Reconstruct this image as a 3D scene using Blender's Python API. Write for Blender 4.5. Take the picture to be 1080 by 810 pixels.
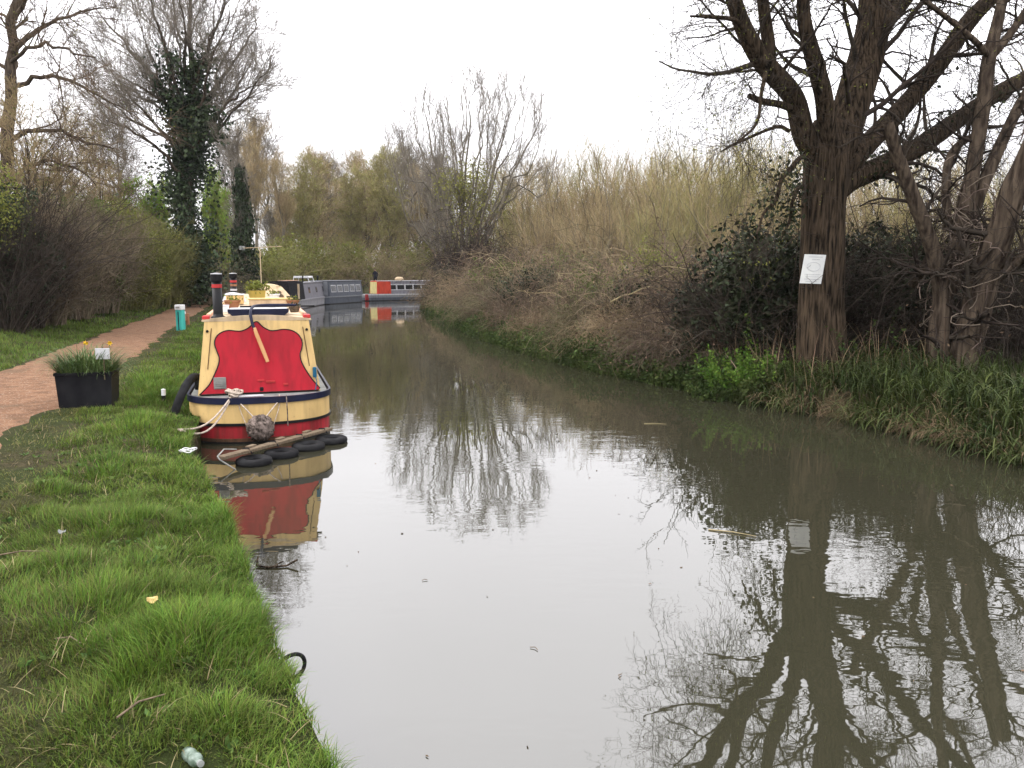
import bpy, math, random
import numpy as np
from math import radians as rad, sin, cos, pi
from mathutils import Vector, Matrix

for _o in list(bpy.data.objects):
    bpy.data.objects.remove(_o, do_unlink=True)
SC = bpy.context.scene
COL = SC.collection

# ------------------------------------------------------------------ camera
EYE, FPX, PITCH = 2.3, 831.0, math.atan(115.0 / 831.0)
cam = bpy.data.objects.new('camera', bpy.data.cameras.new('camera'))
COL.objects.link(cam)
cam.location = (0, 0, EYE)
cam.rotation_euler = (pi / 2 - PITCH, 0, 0)
cam.data.sensor_width = 36
cam.data.lens = 36 * FPX / 1080
cam.data.clip_start = 0.05
cam.data.clip_end = 3000
SC.camera = cam

# ------------------------------------------------------------------ overcast sky + soft sun
SUN_EL, SUN_AZ = 42.0, 258.0          # elevation, compass azimuth (0 = +Y, 90 = +X)
W = bpy.data.worlds.new('World')
SC.world = W
W.use_nodes = True
nt = W.node_tree
bg = nt.nodes['Background']
sky = nt.nodes.new('ShaderNodeTexSky')
sky.sky_type = 'NISHITA'
sky.sun_disc = False
sky.sun_elevation = rad(SUN_EL)
sky.sun_rotation = rad(SUN_AZ)
sky.dust_density = 4
tc = nt.nodes.new('ShaderNodeTexCoord')
sp = nt.nodes.new('ShaderNodeSeparateXYZ')
nt.links.new(tc.outputs['Generated'], sp.inputs[0])
ramp = nt.nodes.new('ShaderNodeValToRGB')     # thick cloud layer: brighter overhead
ramp.color_ramp.elements[0].position = 0.0
ramp.color_ramp.elements[0].color = (0.345, 0.335, 0.35, 1)
ramp.color_ramp.elements[1].position = 1.0
ramp.color_ramp.elements[1].color = (0.97, 0.96, 0.99, 1)
for _p, _v in ((0.12, 0.46), (0.24, 0.80), (0.5, 0.97)):
    _e = ramp.color_ramp.elements.new(_p); _e.color = (_v, _v * .985, _v * 1.02, 1)
nt.links.new(sp.outputs['Z'], ramp.inputs[0])
nz = nt.nodes.new('ShaderNodeTexNoise')
nz.inputs['Scale'].default_value = 2.2
nz.inputs['Detail'].default_value = 5
nt.links.new(tc.outputs['Generated'], nz.inputs['Vector'])
mr = nt.nodes.new('ShaderNodeMapRange')
mr.inputs['To Min'].default_value = 22.5
mr.inputs['To Max'].default_value = 27.5
nt.links.new(nz.outputs['Fac'], mr.inputs['Value'])
vm = nt.nodes.new('ShaderNodeVectorMath')
vm.operation = 'SCALE'
nt.links.new(ramp.outputs[0], vm.inputs[0])
nt.links.new(mr.outputs[0], vm.inputs['Scale'])
mx = nt.nodes.new('ShaderNodeMix')
mx.data_type = 'RGBA'
mx.inputs['Factor'].default_value = 0.9
nt.links.new(sky.outputs[0], mx.inputs['A'])
nt.links.new(vm.outputs[0], mx.inputs['B'])
nt.links.new(mx.outputs['Result'], bg.inputs['Color'])
bg.inputs['Strength'].default_value = 0.12

sun = bpy.data.objects.new('sun', bpy.data.lights.new('sun', 'SUN'))
COL.objects.link(sun)
sun.data.energy = 1.5
sun.data.angle = rad(22)
sun.data.color = (1.0, 0.97, 0.93)
_a, _e = rad(SUN_AZ), rad(SUN_EL)
sun.rotation_euler = Vector((sin(_a) * cos(_e), cos(_a) * cos(_e), sin(_e))).to_track_quat('Z', 'Y').to_euler()

SC.view_settings.view_transform = 'Standard'
SC.view_settings.look = 'None'
SC.view_settings.exposure = 0.2
SC.view_settings.gamma = 1
SC.view_settings.use_curve_mapping = False
SC.cycles.max_bounces = 6
SC.cycles.diffuse_bounces = 3
SC.cycles.glossy_bounces = 3
SC.cycles.transmission_bounces = 3
SC.cycles.caustics_reflective = False
SC.cycles.caustics_refractive = False

# ------------------------------------------------------------------ picture <-> place
CP, SP_ = cos(PITCH), sin(PITCH)
def ray(px, py):
    u, v = (px - 540) / FPX, (405 - py) / FPX
    return np.array([u, CP + v * SP_, -SP_ + v * CP])
def gnd(px, py, z=0.0):
    d = ray(px, py); return np.array([0, 0, EYE]) + d * ((z - EYE) / d[2])
def at(px, py, Y):
    d = ray(px, py); return np.array([0, 0, EYE]) + d * (Y / d[1])

# ------------------------------------------------------------------ noise
_G = np.random.default_rng(5).random((256, 256))
def vnoise(x, y, s=0):
    x = np.asarray(x, float) + s * 17.31; y = np.asarray(y, float) + s * 9.77
    xi = np.floor(x).astype(int); yi = np.floor(y).astype(int)
    fx = x - xi; fy = y - yi
    fx = fx * fx * (3 - 2 * fx); fy = fy * fy * (3 - 2 * fy)
    a = _G[xi % 256, yi % 256]; b = _G[(xi + 1) % 256, yi % 256]
    c = _G[xi % 256, (yi + 1) % 256]; d = _G[(xi + 1) % 256, (yi + 1) % 256]
    return (a * (1 - fx) + b * fx) * (1 - fy) + (c * (1 - fx) + d * fx) * fy
def fbm(x, y, s=0):
    return (vnoise(x, y, s) * .55 + vnoise(x * 2.1, y * 2.1, s + 1) * .3 + vnoise(x * 4.3, y * 4.3, s + 2) * .15)
def sstep(t):
    t = np.clip(t, 0, 1); return t * t * (3 - 2 * t)

# ------------------------------------------------------------------ mesh helpers
def np_mesh(name, V, F, mat, smooth=True, col=None):
    """V (n,3); F list of int arrays (m,3)/(m,4)"""
    me = bpy.data.meshes.new(name)
    V = np.ascontiguousarray(V, dtype=np.float32)
    F = [f for f in F if len(f)]
    me.vertices.add(len(V)); me.vertices.foreach_set('co', V.ravel())
    idx = np.concatenate([f.ravel() for f in F]).astype(np.int32)
    tot = np.concatenate([np.full(len(f), f.shape[1]) for f in F]).astype(np.int32)
    st = np.concatenate([[0], np.cumsum(tot)[:-1]]).astype(np.int32)
    me.loops.add(len(idx)); me.loops.foreach_set('vertex_index', idx)
    me.polygons.add(len(tot)); me.polygons.foreach_set('loop_start', st); me.polygons.foreach_set('loop_total', tot)
    me.polygons.foreach_set('use_smooth', np.full(len(tot), smooth, dtype=bool))
    if col is not None:
        a = me.color_attributes.new('tint', 'FLOAT_COLOR', 'POINT')
        c = np.ones((len(V), 4), dtype=np.float32); c[:, :3] = col
        a.data.foreach_set('color', c.ravel())
    me.update(calc_edges=True)
    me.materials.append(mat)
    return me

class MB:
    def __init__(self): self.V, self.F, self.n = [], [], 0
    def add(self, V, *F):
        self.V.append(np.asarray(V, float))
        for f in F: self.F.append(np.asarray(f, int) + self.n)
        self.n += len(V); return self
    def box(self, c, s, rz=0, M=None, bev=0.0):
        sx, sy, sz = s[0] / 2, s[1] / 2, s[2] / 2
        if bev:
            b = min(bev, sx * .9, sy * .9, sz * .9)
            bm = bpy_box(sx, sy, sz, b)
            V, F = bm
        else:
            V = np.array([[x, y, z] for z in (-sz, sz) for y in (-sy, sy) for x in (-sx, sx)])
            F = [np.array([[0, 2, 3, 1], [4, 5, 7, 6], [0, 1, 5, 4], [2, 6, 7, 3], [0, 4, 6, 2], [1, 3, 7, 5]])]
        if M is not None: V = V @ np.array(M).T
        if rz:
            R = np.array([[cos(rz), -sin(rz), 0], [sin(rz), cos(rz), 0], [0, 0, 1]]); V = V @ R.T
        return self.add(V + np.array(c), *F)
    def tube(self, P, R, S=8, cap=True):
        P = np.asarray(P, float)[None]; R = np.broadcast_to(np.asarray(R, float), (P.shape[1],))[None]
        V, Q = tubes(P, R, S); n = len(V)
        self.add(V, Q)
        if cap:
            k = P.shape[1]
            self.add(np.concatenate([P[0, :1], V[:S]]), [[0, 1 + (i + 1) % S, 1 + i] for i in range(S)])
            self.add(np.concatenate([P[0, -1:], V[-S:]]), [[0, 1 + i, 1 + (i + 1) % S] for i in range(S)])
        return self
    def lathe(self, c, prof, S=20, M=None):
        """prof: list of (r, z)"""
        th = np.arange(S) / S * 2 * pi
        V = np.concatenate([np.stack([r * np.cos(th), r * np.sin(th), np.full(S, z)], 1) for r, z in prof])
        Q = []
        for k in range(len(prof) - 1):
            for i in range(S):
                j = (i + 1) % S; Q.append([k * S + i, k * S + j, (k + 1) * S + j, (k + 1) * S + i])
        if M is not None: V = V @ np.array(M).T
        return self.add(V + np.array(c), Q)
    def torus(self, c, R, r, S=28, s=10, M=None, sq=1.0):
        a = np.arange(S) / S * 2 * pi; b = np.arange(s) / s * 2 * pi
        A, B = np.meshgrid(a, b, indexing='ij')
        cb, sb = np.cos(B), np.sin(B)
        cb = np.sign(cb) * abs(cb) ** .8; sb = np.sign(sb) * abs(sb) ** .8
        V = np.stack([(R + r * cb) * np.cos(A), (R + r * cb) * np.sin(A), r * sq * sb], -1).reshape(-1, 3)
        Q = [[i * s + j, ((i + 1) % S) * s + j, ((i + 1) % S) * s + (j + 1) % s, i * s + (j + 1) % s] for i in range(S) for j in range(s)]
        if M is not None: V = V @ np.array(M).T
        return self.add(V + np.array(c), Q)
    def prism(self, poly, d0, d1, fn):
        """poly [(u,v)], fn(u,v,d)->xyz; closed solid between d0 and d1"""
        n = len(poly)
        V = [fn(u, v, d0) for u, v in poly] + [fn(u, v, d1) for u, v in poly]
        Q = [[i, (i + 1) % n, n + (i + 1) % n, n + i] for i in range(n)]
        from mathutils.geometry import tessellate_polygon
        T = tessellate_polygon([[Vector((u, v, 0)) for u, v in poly]])
        T = np.array([list(t) for t in T])
        return self.add(V, Q, T[:, ::-1], T + n)
    def build(self, name, mat, parent=None, smooth=False):
        me = np_mesh(name, np.concatenate(self.V), self.F, mat, smooth)
        return link(name, me, parent)

def bpy_box(sx, sy, sz, b):
    import bmesh
    bm = bmesh.new()
    bmesh.ops.create_cube(bm, size=1)
    for v in bm.verts: v.co = Vector((v.co.x * 2 * sx, v.co.y * 2 * sy, v.co.z * 2 * sz))
    bmesh.ops.bevel(bm, geom=list(bm.edges), offset=b, segments=2, affect='EDGES', profile=.5)
    bm.verts.ensure_lookup_table()
    V = np.array([v.co[:] for v in bm.verts])
    q = [[v.index for v in f.verts] for f in bm.faces]
    bm.free()
    return V, [np.array([x for x in q if len(x) == k]) for k in (3, 4) if any(len(x) == k for x in q)]

def link(name, me, parent=None):
    o = bpy.data.objects.new(name, me); COL.objects.link(o)
    if parent is not None: o.parent = parent
    return o
def tag(o, label, cat, group=None, kind=None):
    if label: o['label'] = label
    if cat: o['category'] = cat
    if group: o['group'] = group
    if kind: o['kind'] = kind
    return o
def empty(name, label, cat, loc=(0, 0, 0), rz=0, group=None, scale=1):
    o = bpy.data.objects.new(name, None); COL.objects.link(o)
    o.location = tuple(float(v) for v in loc); o.rotation_euler = (0, 0, rz)
    o.scale = (scale,) * 3 if np.isscalar(scale) else scale
    o.empty_display_size = .1
    return tag(o, label, cat, group)
def dup(root, loc, rz, label, scale=1):
    r = root.copy(); COL.objects.link(r)
    r.location = tuple(float(v) for v in loc); r.rotation_euler = (0, 0, rz)
    r.scale = (scale,) * 3 if np.isscalar(scale) else scale
    r['label'] = label
    for ch in list(root.children):
        c = ch.copy(); COL.objects.link(c); c.parent = r
        for g in list(ch.children):
            d = g.copy(); COL.objects.link(d); d.parent = c
    return r

def nrm(v): return v / np.maximum(np.linalg.norm(v, axis=-1, keepdims=True), 1e-9)
def tubes(P, R, S=3):
    N, K = P.shape[:2]
    T = np.empty_like(P); T[:, 1:-1] = P[:, 2:] - P[:, :-2]; T[:, 0] = P[:, 1] - P[:, 0]; T[:, -1] = P[:, -1] - P[:, -2]
    T = nrm(T)
    avg = nrm(P[:, -1] - P[:, 0] + 1e-6)
    ref = np.where(np.abs(avg[:, 2:3]) < .8, np.array([[0, 0, 1.]]), np.array([[1., 0, 0]]))
    n1 = nrm(np.cross(T, ref[:, None, :])); n2 = np.cross(T, n1)
    a = np.arange(S) / S * 2 * pi
    ring = n1[:, :, None] * np.cos(a)[:, None] + n2[:, :, None] * np.sin(a)[:, None]
    V = P[:, :, None] + ring * (R[:, :, None, None] if R.ndim == 2 else R[..., None])
    V = V.reshape(-1, 3)
    b = (np.arange(N) * K * S)[:, None, None] + (np.arange(K - 1) * S)[None, :, None]
    i = np.arange(S)[None, None]; j = (i + 1) % S
    Q = np.stack([b + i, b + j, b + S + j, b + S + i], -1).reshape(-1, 4)
    return V, Q

def grow(r, P, R, n, L, K=4, ang=(25, 55), tr=(.25, 1), up=.1, wig=.15, rr=.6, tip=.35, rmin=.004, shrink=.4):
    N, KP = P.shape[:2]
    idx = np.repeat(np.arange(N), n); M = len(idx)
    t = r.uniform(tr[0], tr[1], M); f = t * (KP - 1); k = np.minimum(f.astype(int), KP - 2); w = (f - k)[:, None]
    A, B = P[idx, k], P[idx, k + 1]
    base = A * (1 - w) + B * w; tan = nrm(B - A)
    pr = R[idx, k] * (1 - w[:, 0]) + R[idx, k + 1] * w[:, 0]
    a = np.radians(r.uniform(ang[0], ang[1], M))[:, None]
    side = nrm(np.cross(tan, r.normal(size=(M, 3))))
    d = nrm(tan * np.cos(a) + side * np.sin(a))
    ln = L * r.uniform(.55, 1.25, M) * (1 - shrink * t); st = (ln / (K - 1))[:, None]
    out = np.empty((M, K, 3)); out[:, 0] = base
    for j in range(1, K):
        d = nrm(d + wig * r.normal(size=(M, 3)) + np.array([0, 0, up]))
        out[:, j] = out[:, j - 1] + d * st
    r0 = np.maximum(pr * rr * r.uniform(.7, 1, M), rmin)
    rad_ = np.maximum(r0[:, None] * np.linspace(1, tip, K)[None], rmin * .6)
    return out, rad_

def spline(P, R, K):
    P = np.asarray(P, float); R = np.asarray(R, float); n = len(P)
    Pe = np.concatenate([[2 * P[0] - P[1]], P, [2 * P[-1] - P[-2]]])
    t = np.linspace(0, n - 1, K); i = np.minimum(t.astype(int), n - 2); u = (t - i)[:, None]
    p0, p1, p2, p3 = Pe[i], Pe[i + 1], Pe[i + 2], Pe[i + 3]
    out = .5 * (2 * p1 + (p2 - p0) * u + (2 * p0 - 5 * p1 + 4 * p2 - p3) * u ** 2 + (3 * p1 - p0 - 3 * p2 + p3) * u ** 3)
    return out, np.interp(t, np.arange(n), R)

def bark_limb(P, R, S=28, amp=.10, seed=0, kf=14):
    """gnarled limb with ridged bark as real relief"""
    L = float(np.sum(np.linalg.norm(np.diff(np.asarray(P, float), axis=0), axis=1)))
    K = max(8, int(L * kf))
    p, r = spline(P, R, K)
    l = np.linspace(0, L, K)[:, None]; th = (np.arange(S) / S * 2 * pi)[None]
    q = vnoise(th * 6.0 / 1.0 + vnoise(l * 1.3, th * 0, seed) * 1.2, l * .9 + th * 0, seed)
    q2 = vnoise(np.cos(th) * 1.3 + 5, np.sin(th) * 1.3 + l * .8, seed + 3)
    rr = r[:, None] * (1 + amp * (np.abs(q - .5) * 2 - .5) + amp * 1.3 * (q2 - .5))
    return tubes(p[None], rr[None], S)

def leaf_quads(r, P, size, asp=.5, up=0.0, D=None, fold=.25):
    n = len(P)
    d = nrm(r.normal(size=(n, 3)) + np.array([0, 0, up])) if D is None else nrm(D)
    s = nrm(np.cross(d, r.normal(size=(n, 3))))
    nn = np.cross(d, s)
    ln = (size * r.uniform(.6, 1.3, n))[:, None]; wd = ln * asp * .5
    V = np.stack([P, P + d * ln * .5 + s * wd + nn * wd * fold, P + d * ln, P + d * ln * .5 - s * wd + nn * wd * fold], 1).reshape(-1, 3)
    F = np.arange(4 * n).reshape(n, 4)
    return V, F

def pts_on(r, limbs, n, spread, t0=0, t1=1):
    P = np.stack([p for p, q in limbs]); K = P.shape[1]
    i = r.integers(0, len(P), n); t = r.uniform(t0, t1, n) * (K - 1); k = np.minimum(t.astype(int), K - 2); w = (t - k)[:, None]
    return P[i, k] * (1 - w) + P[i, k + 1] * w + r.normal(0, 1, (n, 3)) * np.array(spread)

class Veg:
    """collects branch tubes / leaves for one mesh"""
    def __init__(self): self.V, self.F, self.n = [], [], 0
    def add(self, V, F):
        self.V.append(V); self.F.append(np.asarray(F) + self.n); self.n += len(V); return self
    def tub(self, P, R, S=3): return self.add(*tubes(P, R, S))
    def mesh(self, name, mat, smooth=True):
        q = {}
        for f in self.F: q.setdefault(f.shape[1], []).append(f)
        return np_mesh(name, np.concatenate(self.V), [np.concatenate(v) for v in q.values()], mat, smooth)

# ------------------------------------------------------------------ materials
def mat(name, c1, c2=None, scale=4, rough=.85, bump=0, bscale=30, isl=0, spec=.06, stretch=(1, 1, 1), trans=0, metal=0, detail=4, contrast=(.35, .65), bdist=.01):
    m = bpy.data.materials.new(name); m.use_nodes = True
    t = m.node_tree; N, Lk = t.nodes, t.links
    b = N['Principled BSDF']
    b.inputs['Roughness'].default_value = rough
    b.inputs['Specular IOR Level'].default_value = spec
    b.inputs['Metallic'].default_value = metal
    c2 = c2 or c1
    co = N.new('ShaderNodeTexCoord'); mp = N.new('ShaderNodeMapping'); mp.inputs['Scale'].default_value = stretch
    Lk.new(co.outputs['Object'], mp.inputs[0])
    n = N.new('ShaderNodeTexNoise'); n.inputs['Scale'].default_value = scale; n.inputs['Detail'].default_value = detail
    Lk.new(mp.outputs[0], n.inputs['Vector'])
    cr = N.new('ShaderNodeValToRGB')
    cr.color_ramp.elements[0].position, cr.color_ramp.elements[1].position = contrast
    cr.color_ramp.elements[0].color = (*c1, 1); cr.color_ramp.elements[1].color = (*c2, 1)
    Lk.new(n.outputs['Fac'], cr.inputs[0]); out = cr.outputs[0]
    if isl:
        g = N.new('ShaderNodeNewGeometry'); r_ = N.new('ShaderNodeMapRange')
        r_.inputs['To Min'].default_value = 1 - isl; r_.inputs['To Max'].default_value = 1 + isl
        Lk.new(g.outputs['Random Per Island'], r_.inputs['Value'])
        h = N.new('ShaderNodeHueSaturation'); Lk.new(r_.outputs[0], h.inputs['Value']); Lk.new(out, h.inputs['Color'])
        r2 = N.new('ShaderNodeMapRange'); r2.inputs['To Min'].default_value = .5 - .05 * isl; r2.inputs['To Max'].default_value = .5 + .05 * isl
        ml = N.new('ShaderNodeMath'); ml.operation = 'FRACT'; mm = N.new('ShaderNodeMath'); mm.operation = 'MULTIPLY'; mm.inputs[1].default_value = 13.7
        Lk.new(g.outputs['Random Per Island'], mm.inputs[0]); Lk.new(mm.outputs[0], ml.inputs[0]); Lk.new(ml.outputs[0], r2.inputs['Value'])
        Lk.new(r2.outputs[0], h.inputs['Hue']); out = h.outputs[0]
    Lk.new(out, b.inputs['Base Color'])
    if bump:
        n2 = N.new('ShaderNodeTexNoise'); n2.inputs['Scale'].default_value = bscale; n2.inputs['Detail'].default_value = 5
        Lk.new(mp.outputs[0], n2.inputs['Vector'])
        bp = N.new('ShaderNodeBump'); bp.inputs['Strength'].default_value = bump; bp.inputs['Distance'].default_value = bdist
        Lk.new(n2.outputs['Fac'], bp.inputs['Height']); Lk.new(bp.outputs[0], b.inputs['Normal'])
    if trans:
        tr = N.new('ShaderNodeBsdfTranslucent'); Lk.new(out, tr.inputs['Color'])
        ms = N.new('ShaderNodeMixShader'); ms.inputs[0].default_value = trans
        Lk.new(b.outputs[0], ms.inputs[1]); Lk.new(tr.outputs[0], ms.inputs[2])
        Lk.new(ms.outputs[0], N['Material Output'].inputs['Surface'])
    return m

M = {}
M['bark_willow'] = mat('willow_bark', (.010, .008, .006), (.082, .059, .039), 2.6, .95, 1, 2.6, stretch=(10, 10, .95), bdist=.07, contrast=(.36, .62), detail=8)
M['bark_grey'] = mat('grey_bark', (.10, .088, .068), (.19, .165, .125), 6, .95, .5, 20, stretch=(3, 3, .6))
M['bark_brown'] = mat('brown_bark', (.030, .022, .017), (.115, .088, .064), 3, .95, .9, 4, stretch=(5, 5, .7), bdist=.05, contrast=(.36, .64))
M['twig_dark'] = mat('dark_twig', (.028, .022, .018), (.062, .05, .04), 3, .9, isl=.3)
M['twig_grey'] = mat('grey_twig', (.15, .13, .105), (.25, .22, .18), 1, .9, isl=.3)
M['twig_tan'] = mat('tan_twig', (.25, .19, .11), (.38, .30, .165), .6, .9, isl=.35)
M['twig_olive'] = mat('olive_twig', (.20, .175, .08), (.32, .28, .125), .6, .9, isl=.35)
M['twig_ochre'] = mat('ochre_twig', (.27, .23, .11), (.41, .35, .155), .6, .9, isl=.35)
M['cane'] = mat('bramble_cane', (.09, .069, .044), (.27, .205, .13), 1.2, .9, isl=.45)
M['cane_tan'] = mat('dead_cane', (.18, .137, .083), (.34, .26, .16), 1.2, .9, isl=.4)
M['leaf_bud'] = mat('bud_leaf', (.21, .21, .06), (.33, .32, .10), 1, .7, isl=.3, trans=.35)
M['leaf_fresh'] = mat('fresh_leaf', (.13, .23, .03), (.24, .34, .06), .6, .6, isl=.3, trans=.4)
M['leaf_olive'] = mat('olive_leaf', (.115, .13, .03), (.205, .215, .055), .8, .75, isl=.35, trans=.25)
M['leaf_hedge'] = mat('hedge_leaf', (.070, .092, .026), (.130, .150, .048), .8, .75, isl=.4, trans=.2)
M['leaf_ivy'] = mat('ivy_leaf', (.016, .028, .012), (.04, .06, .024), .9, .55, isl=.45, spec=.16)
M['leaf_dark'] = mat('evergreen_leaf', (.013, .019, .009), (.045, .055, .028), .9, .5, isl=.55, spec=.08)
M['leaf_brown'] = mat('withered_leaf', (.085, .06, .038), (.15, .105, .07), 1, .85, isl=.4)
M['leaf_nettle'] = mat('nettle_leaf', (.06, .12, .02), (.14, .22, .04), 1.5, .65, isl=.35, trans=.3)
M['leaf_bank'] = mat('bank_leaf', (.035, .055, .017), (.075, .10, .03), 1, .7, isl=.45, trans=.2)

# ------------------------------------------------------------------ ground, canal, towpath
_lp = [gnd(*p, .36) for p in ((352, 812), (305, 715), (276, 655), (258, 600), (238, 545), (216, 500), (196, 468))]
LY = [-60, -3.0] + [p[1] for p in _lp] + [13, 30, 45, 58, 68, 78, 90, 105, 140, 500]
_x13 = -5.05
LX = [24, 2.2] + [p[0] for p in _lp] + [_x13, _x13 - .318 * 17, _x13 - .318 * 32, -18.3, -16.6, -12.0, -4, 9, 60, 500]
_rp = [gnd(*p, 0) for p in ((1080, 494), (1000, 470), (940, 455), (810, 430), (740, 415), (640, 395), (560, 375), (500, 355), (460, 335), (440, 321))]
RY = [-60, 3] + [p[1] for p in _rp] + [72, 80, 90, 105, 140, 500]
RX = [34, 8.5] + [p[0] for p in _rp] + [-6.5, -2.5, 4, 16, 70, 900]
def xl(Y): return np.interp(Y, LY, LX)
def xr(Y): return np.interp(Y, RY, RX)
def path_r(Y): return xl(Y) - np.interp(Y, [0, 5, 8, 14, 26, 45], [2.3, 2.05, 1.9, 1.95, 2.1, 2.2])
def path_l(Y): return path_r(Y) - np.interp(Y, [0, 8, 14, 40], [3.4, 3.1, 2.3, 1.9])
def zl(x, Y):
    d = xl(Y) - x
    n = (fbm(x * .9, Y * .9, 1) - .5) * .13 + (fbm(x * 3.1, Y * 3.1, 2) - .5) * .07
    pd = np.minimum(x - path_r(Y), 1e9)
    m1 = sstep((x - path_r(Y)) / .7); m2 = sstep((path_l(Y) - x) / .8)
    k = np.maximum(m1, m2)
    return .44 - .10 * sstep(1 - d / .6) + n * k + .38 * sstep((path_l(Y) - x - .2) / 3.0) + .75 * np.exp(-((x + 13.7) ** 2 + (Y - 80) ** 2) / 14.0)
def zr(x, Y):
    d = x - xr(Y)
    return -.12 + .5 * sstep(d / .7) + .32 * sstep((d - .4) / 3.0) + (fbm(x * 1.1, Y * 1.1, 4) - .5) * .12 * sstep(d / 1.0)
def gz(x, Y):
    x = np.asarray(x, float); Y = np.asarray(Y, float)
    return np.where(x < (xl(Y) + xr(Y)) / 2, zl(x, Y), zr(x, Y))

def ground_mat():
    m = mat('bank_soil', (.030, .023, .014), (.080, .062, .036), 14, .95, 1, 40, bdist=.04, detail=9)
    t = m.node_tree; N, Lk = t.nodes, t.links
    b = N['Principled BSDF']; src = b.inputs['Base Color'].links[0].from_socket
    co = N.new('ShaderNodeTexCoord'); n = N.new('ShaderNodeTexNoise'); n.inputs['Scale'].default_value = .9; n.inputs['Detail'].default_value = 6
    Lk.new(co.outputs['Object'], n.inputs['Vector'])
    cr = N.new('ShaderNodeValToRGB'); cr.color_ramp.elements[0].position = .35; cr.color_ramp.elements[1].position = .55
    Lk.new(n.outputs['Fac'], cr.inputs[0])
    x = N.new('ShaderNodeMix'); x.data_type = 'RGBA'; x.inputs['B'].default_value = (.030, .038, .012, 1)
    Lk.new(cr.outputs[0], x.inputs['Factor']); Lk.new(src, x.inputs['A']); Lk.new(x.outputs['Result'], b.inputs['Base Color'])
    return m
rows = np.unique(np.concatenate([np.linspace(-60, 0, 20), np.arange(0, 14, .14), np.arange(14, 30, .35), np.arange(30, 70, 1), np.arange(70, 150, 4), np.linspace(150, 900, 30)]))
dl = np.concatenate([[500, 200, 90, 50, 30, 20], np.arange(15, 8, -.6), np.arange(8, 3, -.25), np.arange(3, 0, -.12), [0.0]])
dr = np.concatenate([np.arange(0, 3, .15), np.arange(3, 9, .4), [9, 11, 14, 20, 30, 60, 120, 300, 700]])
V = []
for Y in rows:
    a = xl(Y) - dl; za = zl(a, np.full(len(a), Y))
    b_ = xr(Y) + dr; zb = zr(b_, np.full(len(b_), Y))
    r_ = [np.stack([a, np.full(len(a), Y), za], 1), [[xl(Y) + .02, Y, .12], [xl(Y) + .05, Y, -.7], [(xl(Y) + xr(Y)) / 2, Y, -1.2], [xr(Y) - .4, Y, -.7]],
          np.stack([b_, np.full(len(b_), Y), zb], 1)]
    V.append(np.concatenate(r_))
nc = len(V[0]); V = np.concatenate(V)
i, j = np.meshgrid(np.arange(len(rows) - 1), np.arange(nc - 1), indexing='ij')
Q = np.stack([i * nc + j, i * nc + j + 1, (i + 1) * nc + j + 1, (i + 1) * nc + j], -1).reshape(-1, 4)
tag(link('ground', np_mesh('ground', V, [Q], ground_mat())), None, None, kind='structure')

# towpath: thin worn gravel sheet
py_ = np.concatenate([np.arange(1, 30, .15), np.arange(30, 75, .6)])
C = 15; V = []
for Y in py_:
    l_ = path_l(Y) + (fbm(Y * .8, 3.0, 7) - .5) * .5 + (vnoise(Y * 4.5, 3.0, 17) - .5) * .16; r_ = path_r(Y) + (fbm(Y * .9, 8.0, 9) - .5) * .55 + (vnoise(Y * 4.1, 8.0, 19) - .5) * .2
    x = np.linspace(l_, r_, C)
    zz = .4465 + .012 * np.sin(np.linspace(0, pi, C)) + (fbm(x * 2, np.full(C, Y * 2), 3) - .5) * .008
    zz[[0, -1]] = .425
    V.append(np.stack([x, np.full(C, Y), zz], 1))
V = np.concatenate(V)
i, j = np.meshgrid(np.arange(len(py_) - 1), np.arange(C - 1), indexing='ij')
Q = np.stack([i * C + j, i * C + j + 1, (i + 1) * C + j + 1, (i + 1) * C + j], -1).reshape(-1, 4)
mpath = mat('path_gravel', (.125, .068, .040), (.212, .118, .070), 4.5, .95, .6, 70, detail=14, contrast=(.34, .66), bdist=.008)
def speckle(m, scale, lo, hi, c, amt):
    t = m.node_tree; N, Lk = t.nodes, t.links; b = N['Principled BSDF']; src = b.inputs['Base Color'].links[0].from_socket
    co = N.new('ShaderNodeTexCoord'); n = N.new('ShaderNodeTexNoise'); n.inputs['Scale'].default_value = scale; n.inputs['Detail'].default_value = 3
    Lk.new(co.outputs['Object'], n.inputs['Vector']); r = N.new('ShaderNodeMapRange'); r.inputs['From Min'].default_value = lo; r.inputs['From Max'].default_value = hi; r.inputs['To Max'].default_value = amt
    Lk.new(n.outputs['Fac'], r.inputs['Value']); x = N.new('ShaderNodeMix'); x.data_type = 'RGBA'; x.inputs['B'].default_value = (*c, 1)
    Lk.new(r.outputs[0], x.inputs['Factor']); Lk.new(src, x.inputs['A']); Lk.new(x.outputs['Result'], b.inputs['Base Color'])
speckle(mpath, 38, .58, .68, (.34, .27, .21), .8); speckle(mpath, 26, .60, .70, (.05, .035, .025), .8); speckle(mpath, 1.3, .56, .74, (.085, .062, .04), .7)
tag(link('path', np_mesh('path', V, [Q], mpath)), None, None, kind='structure')

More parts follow.
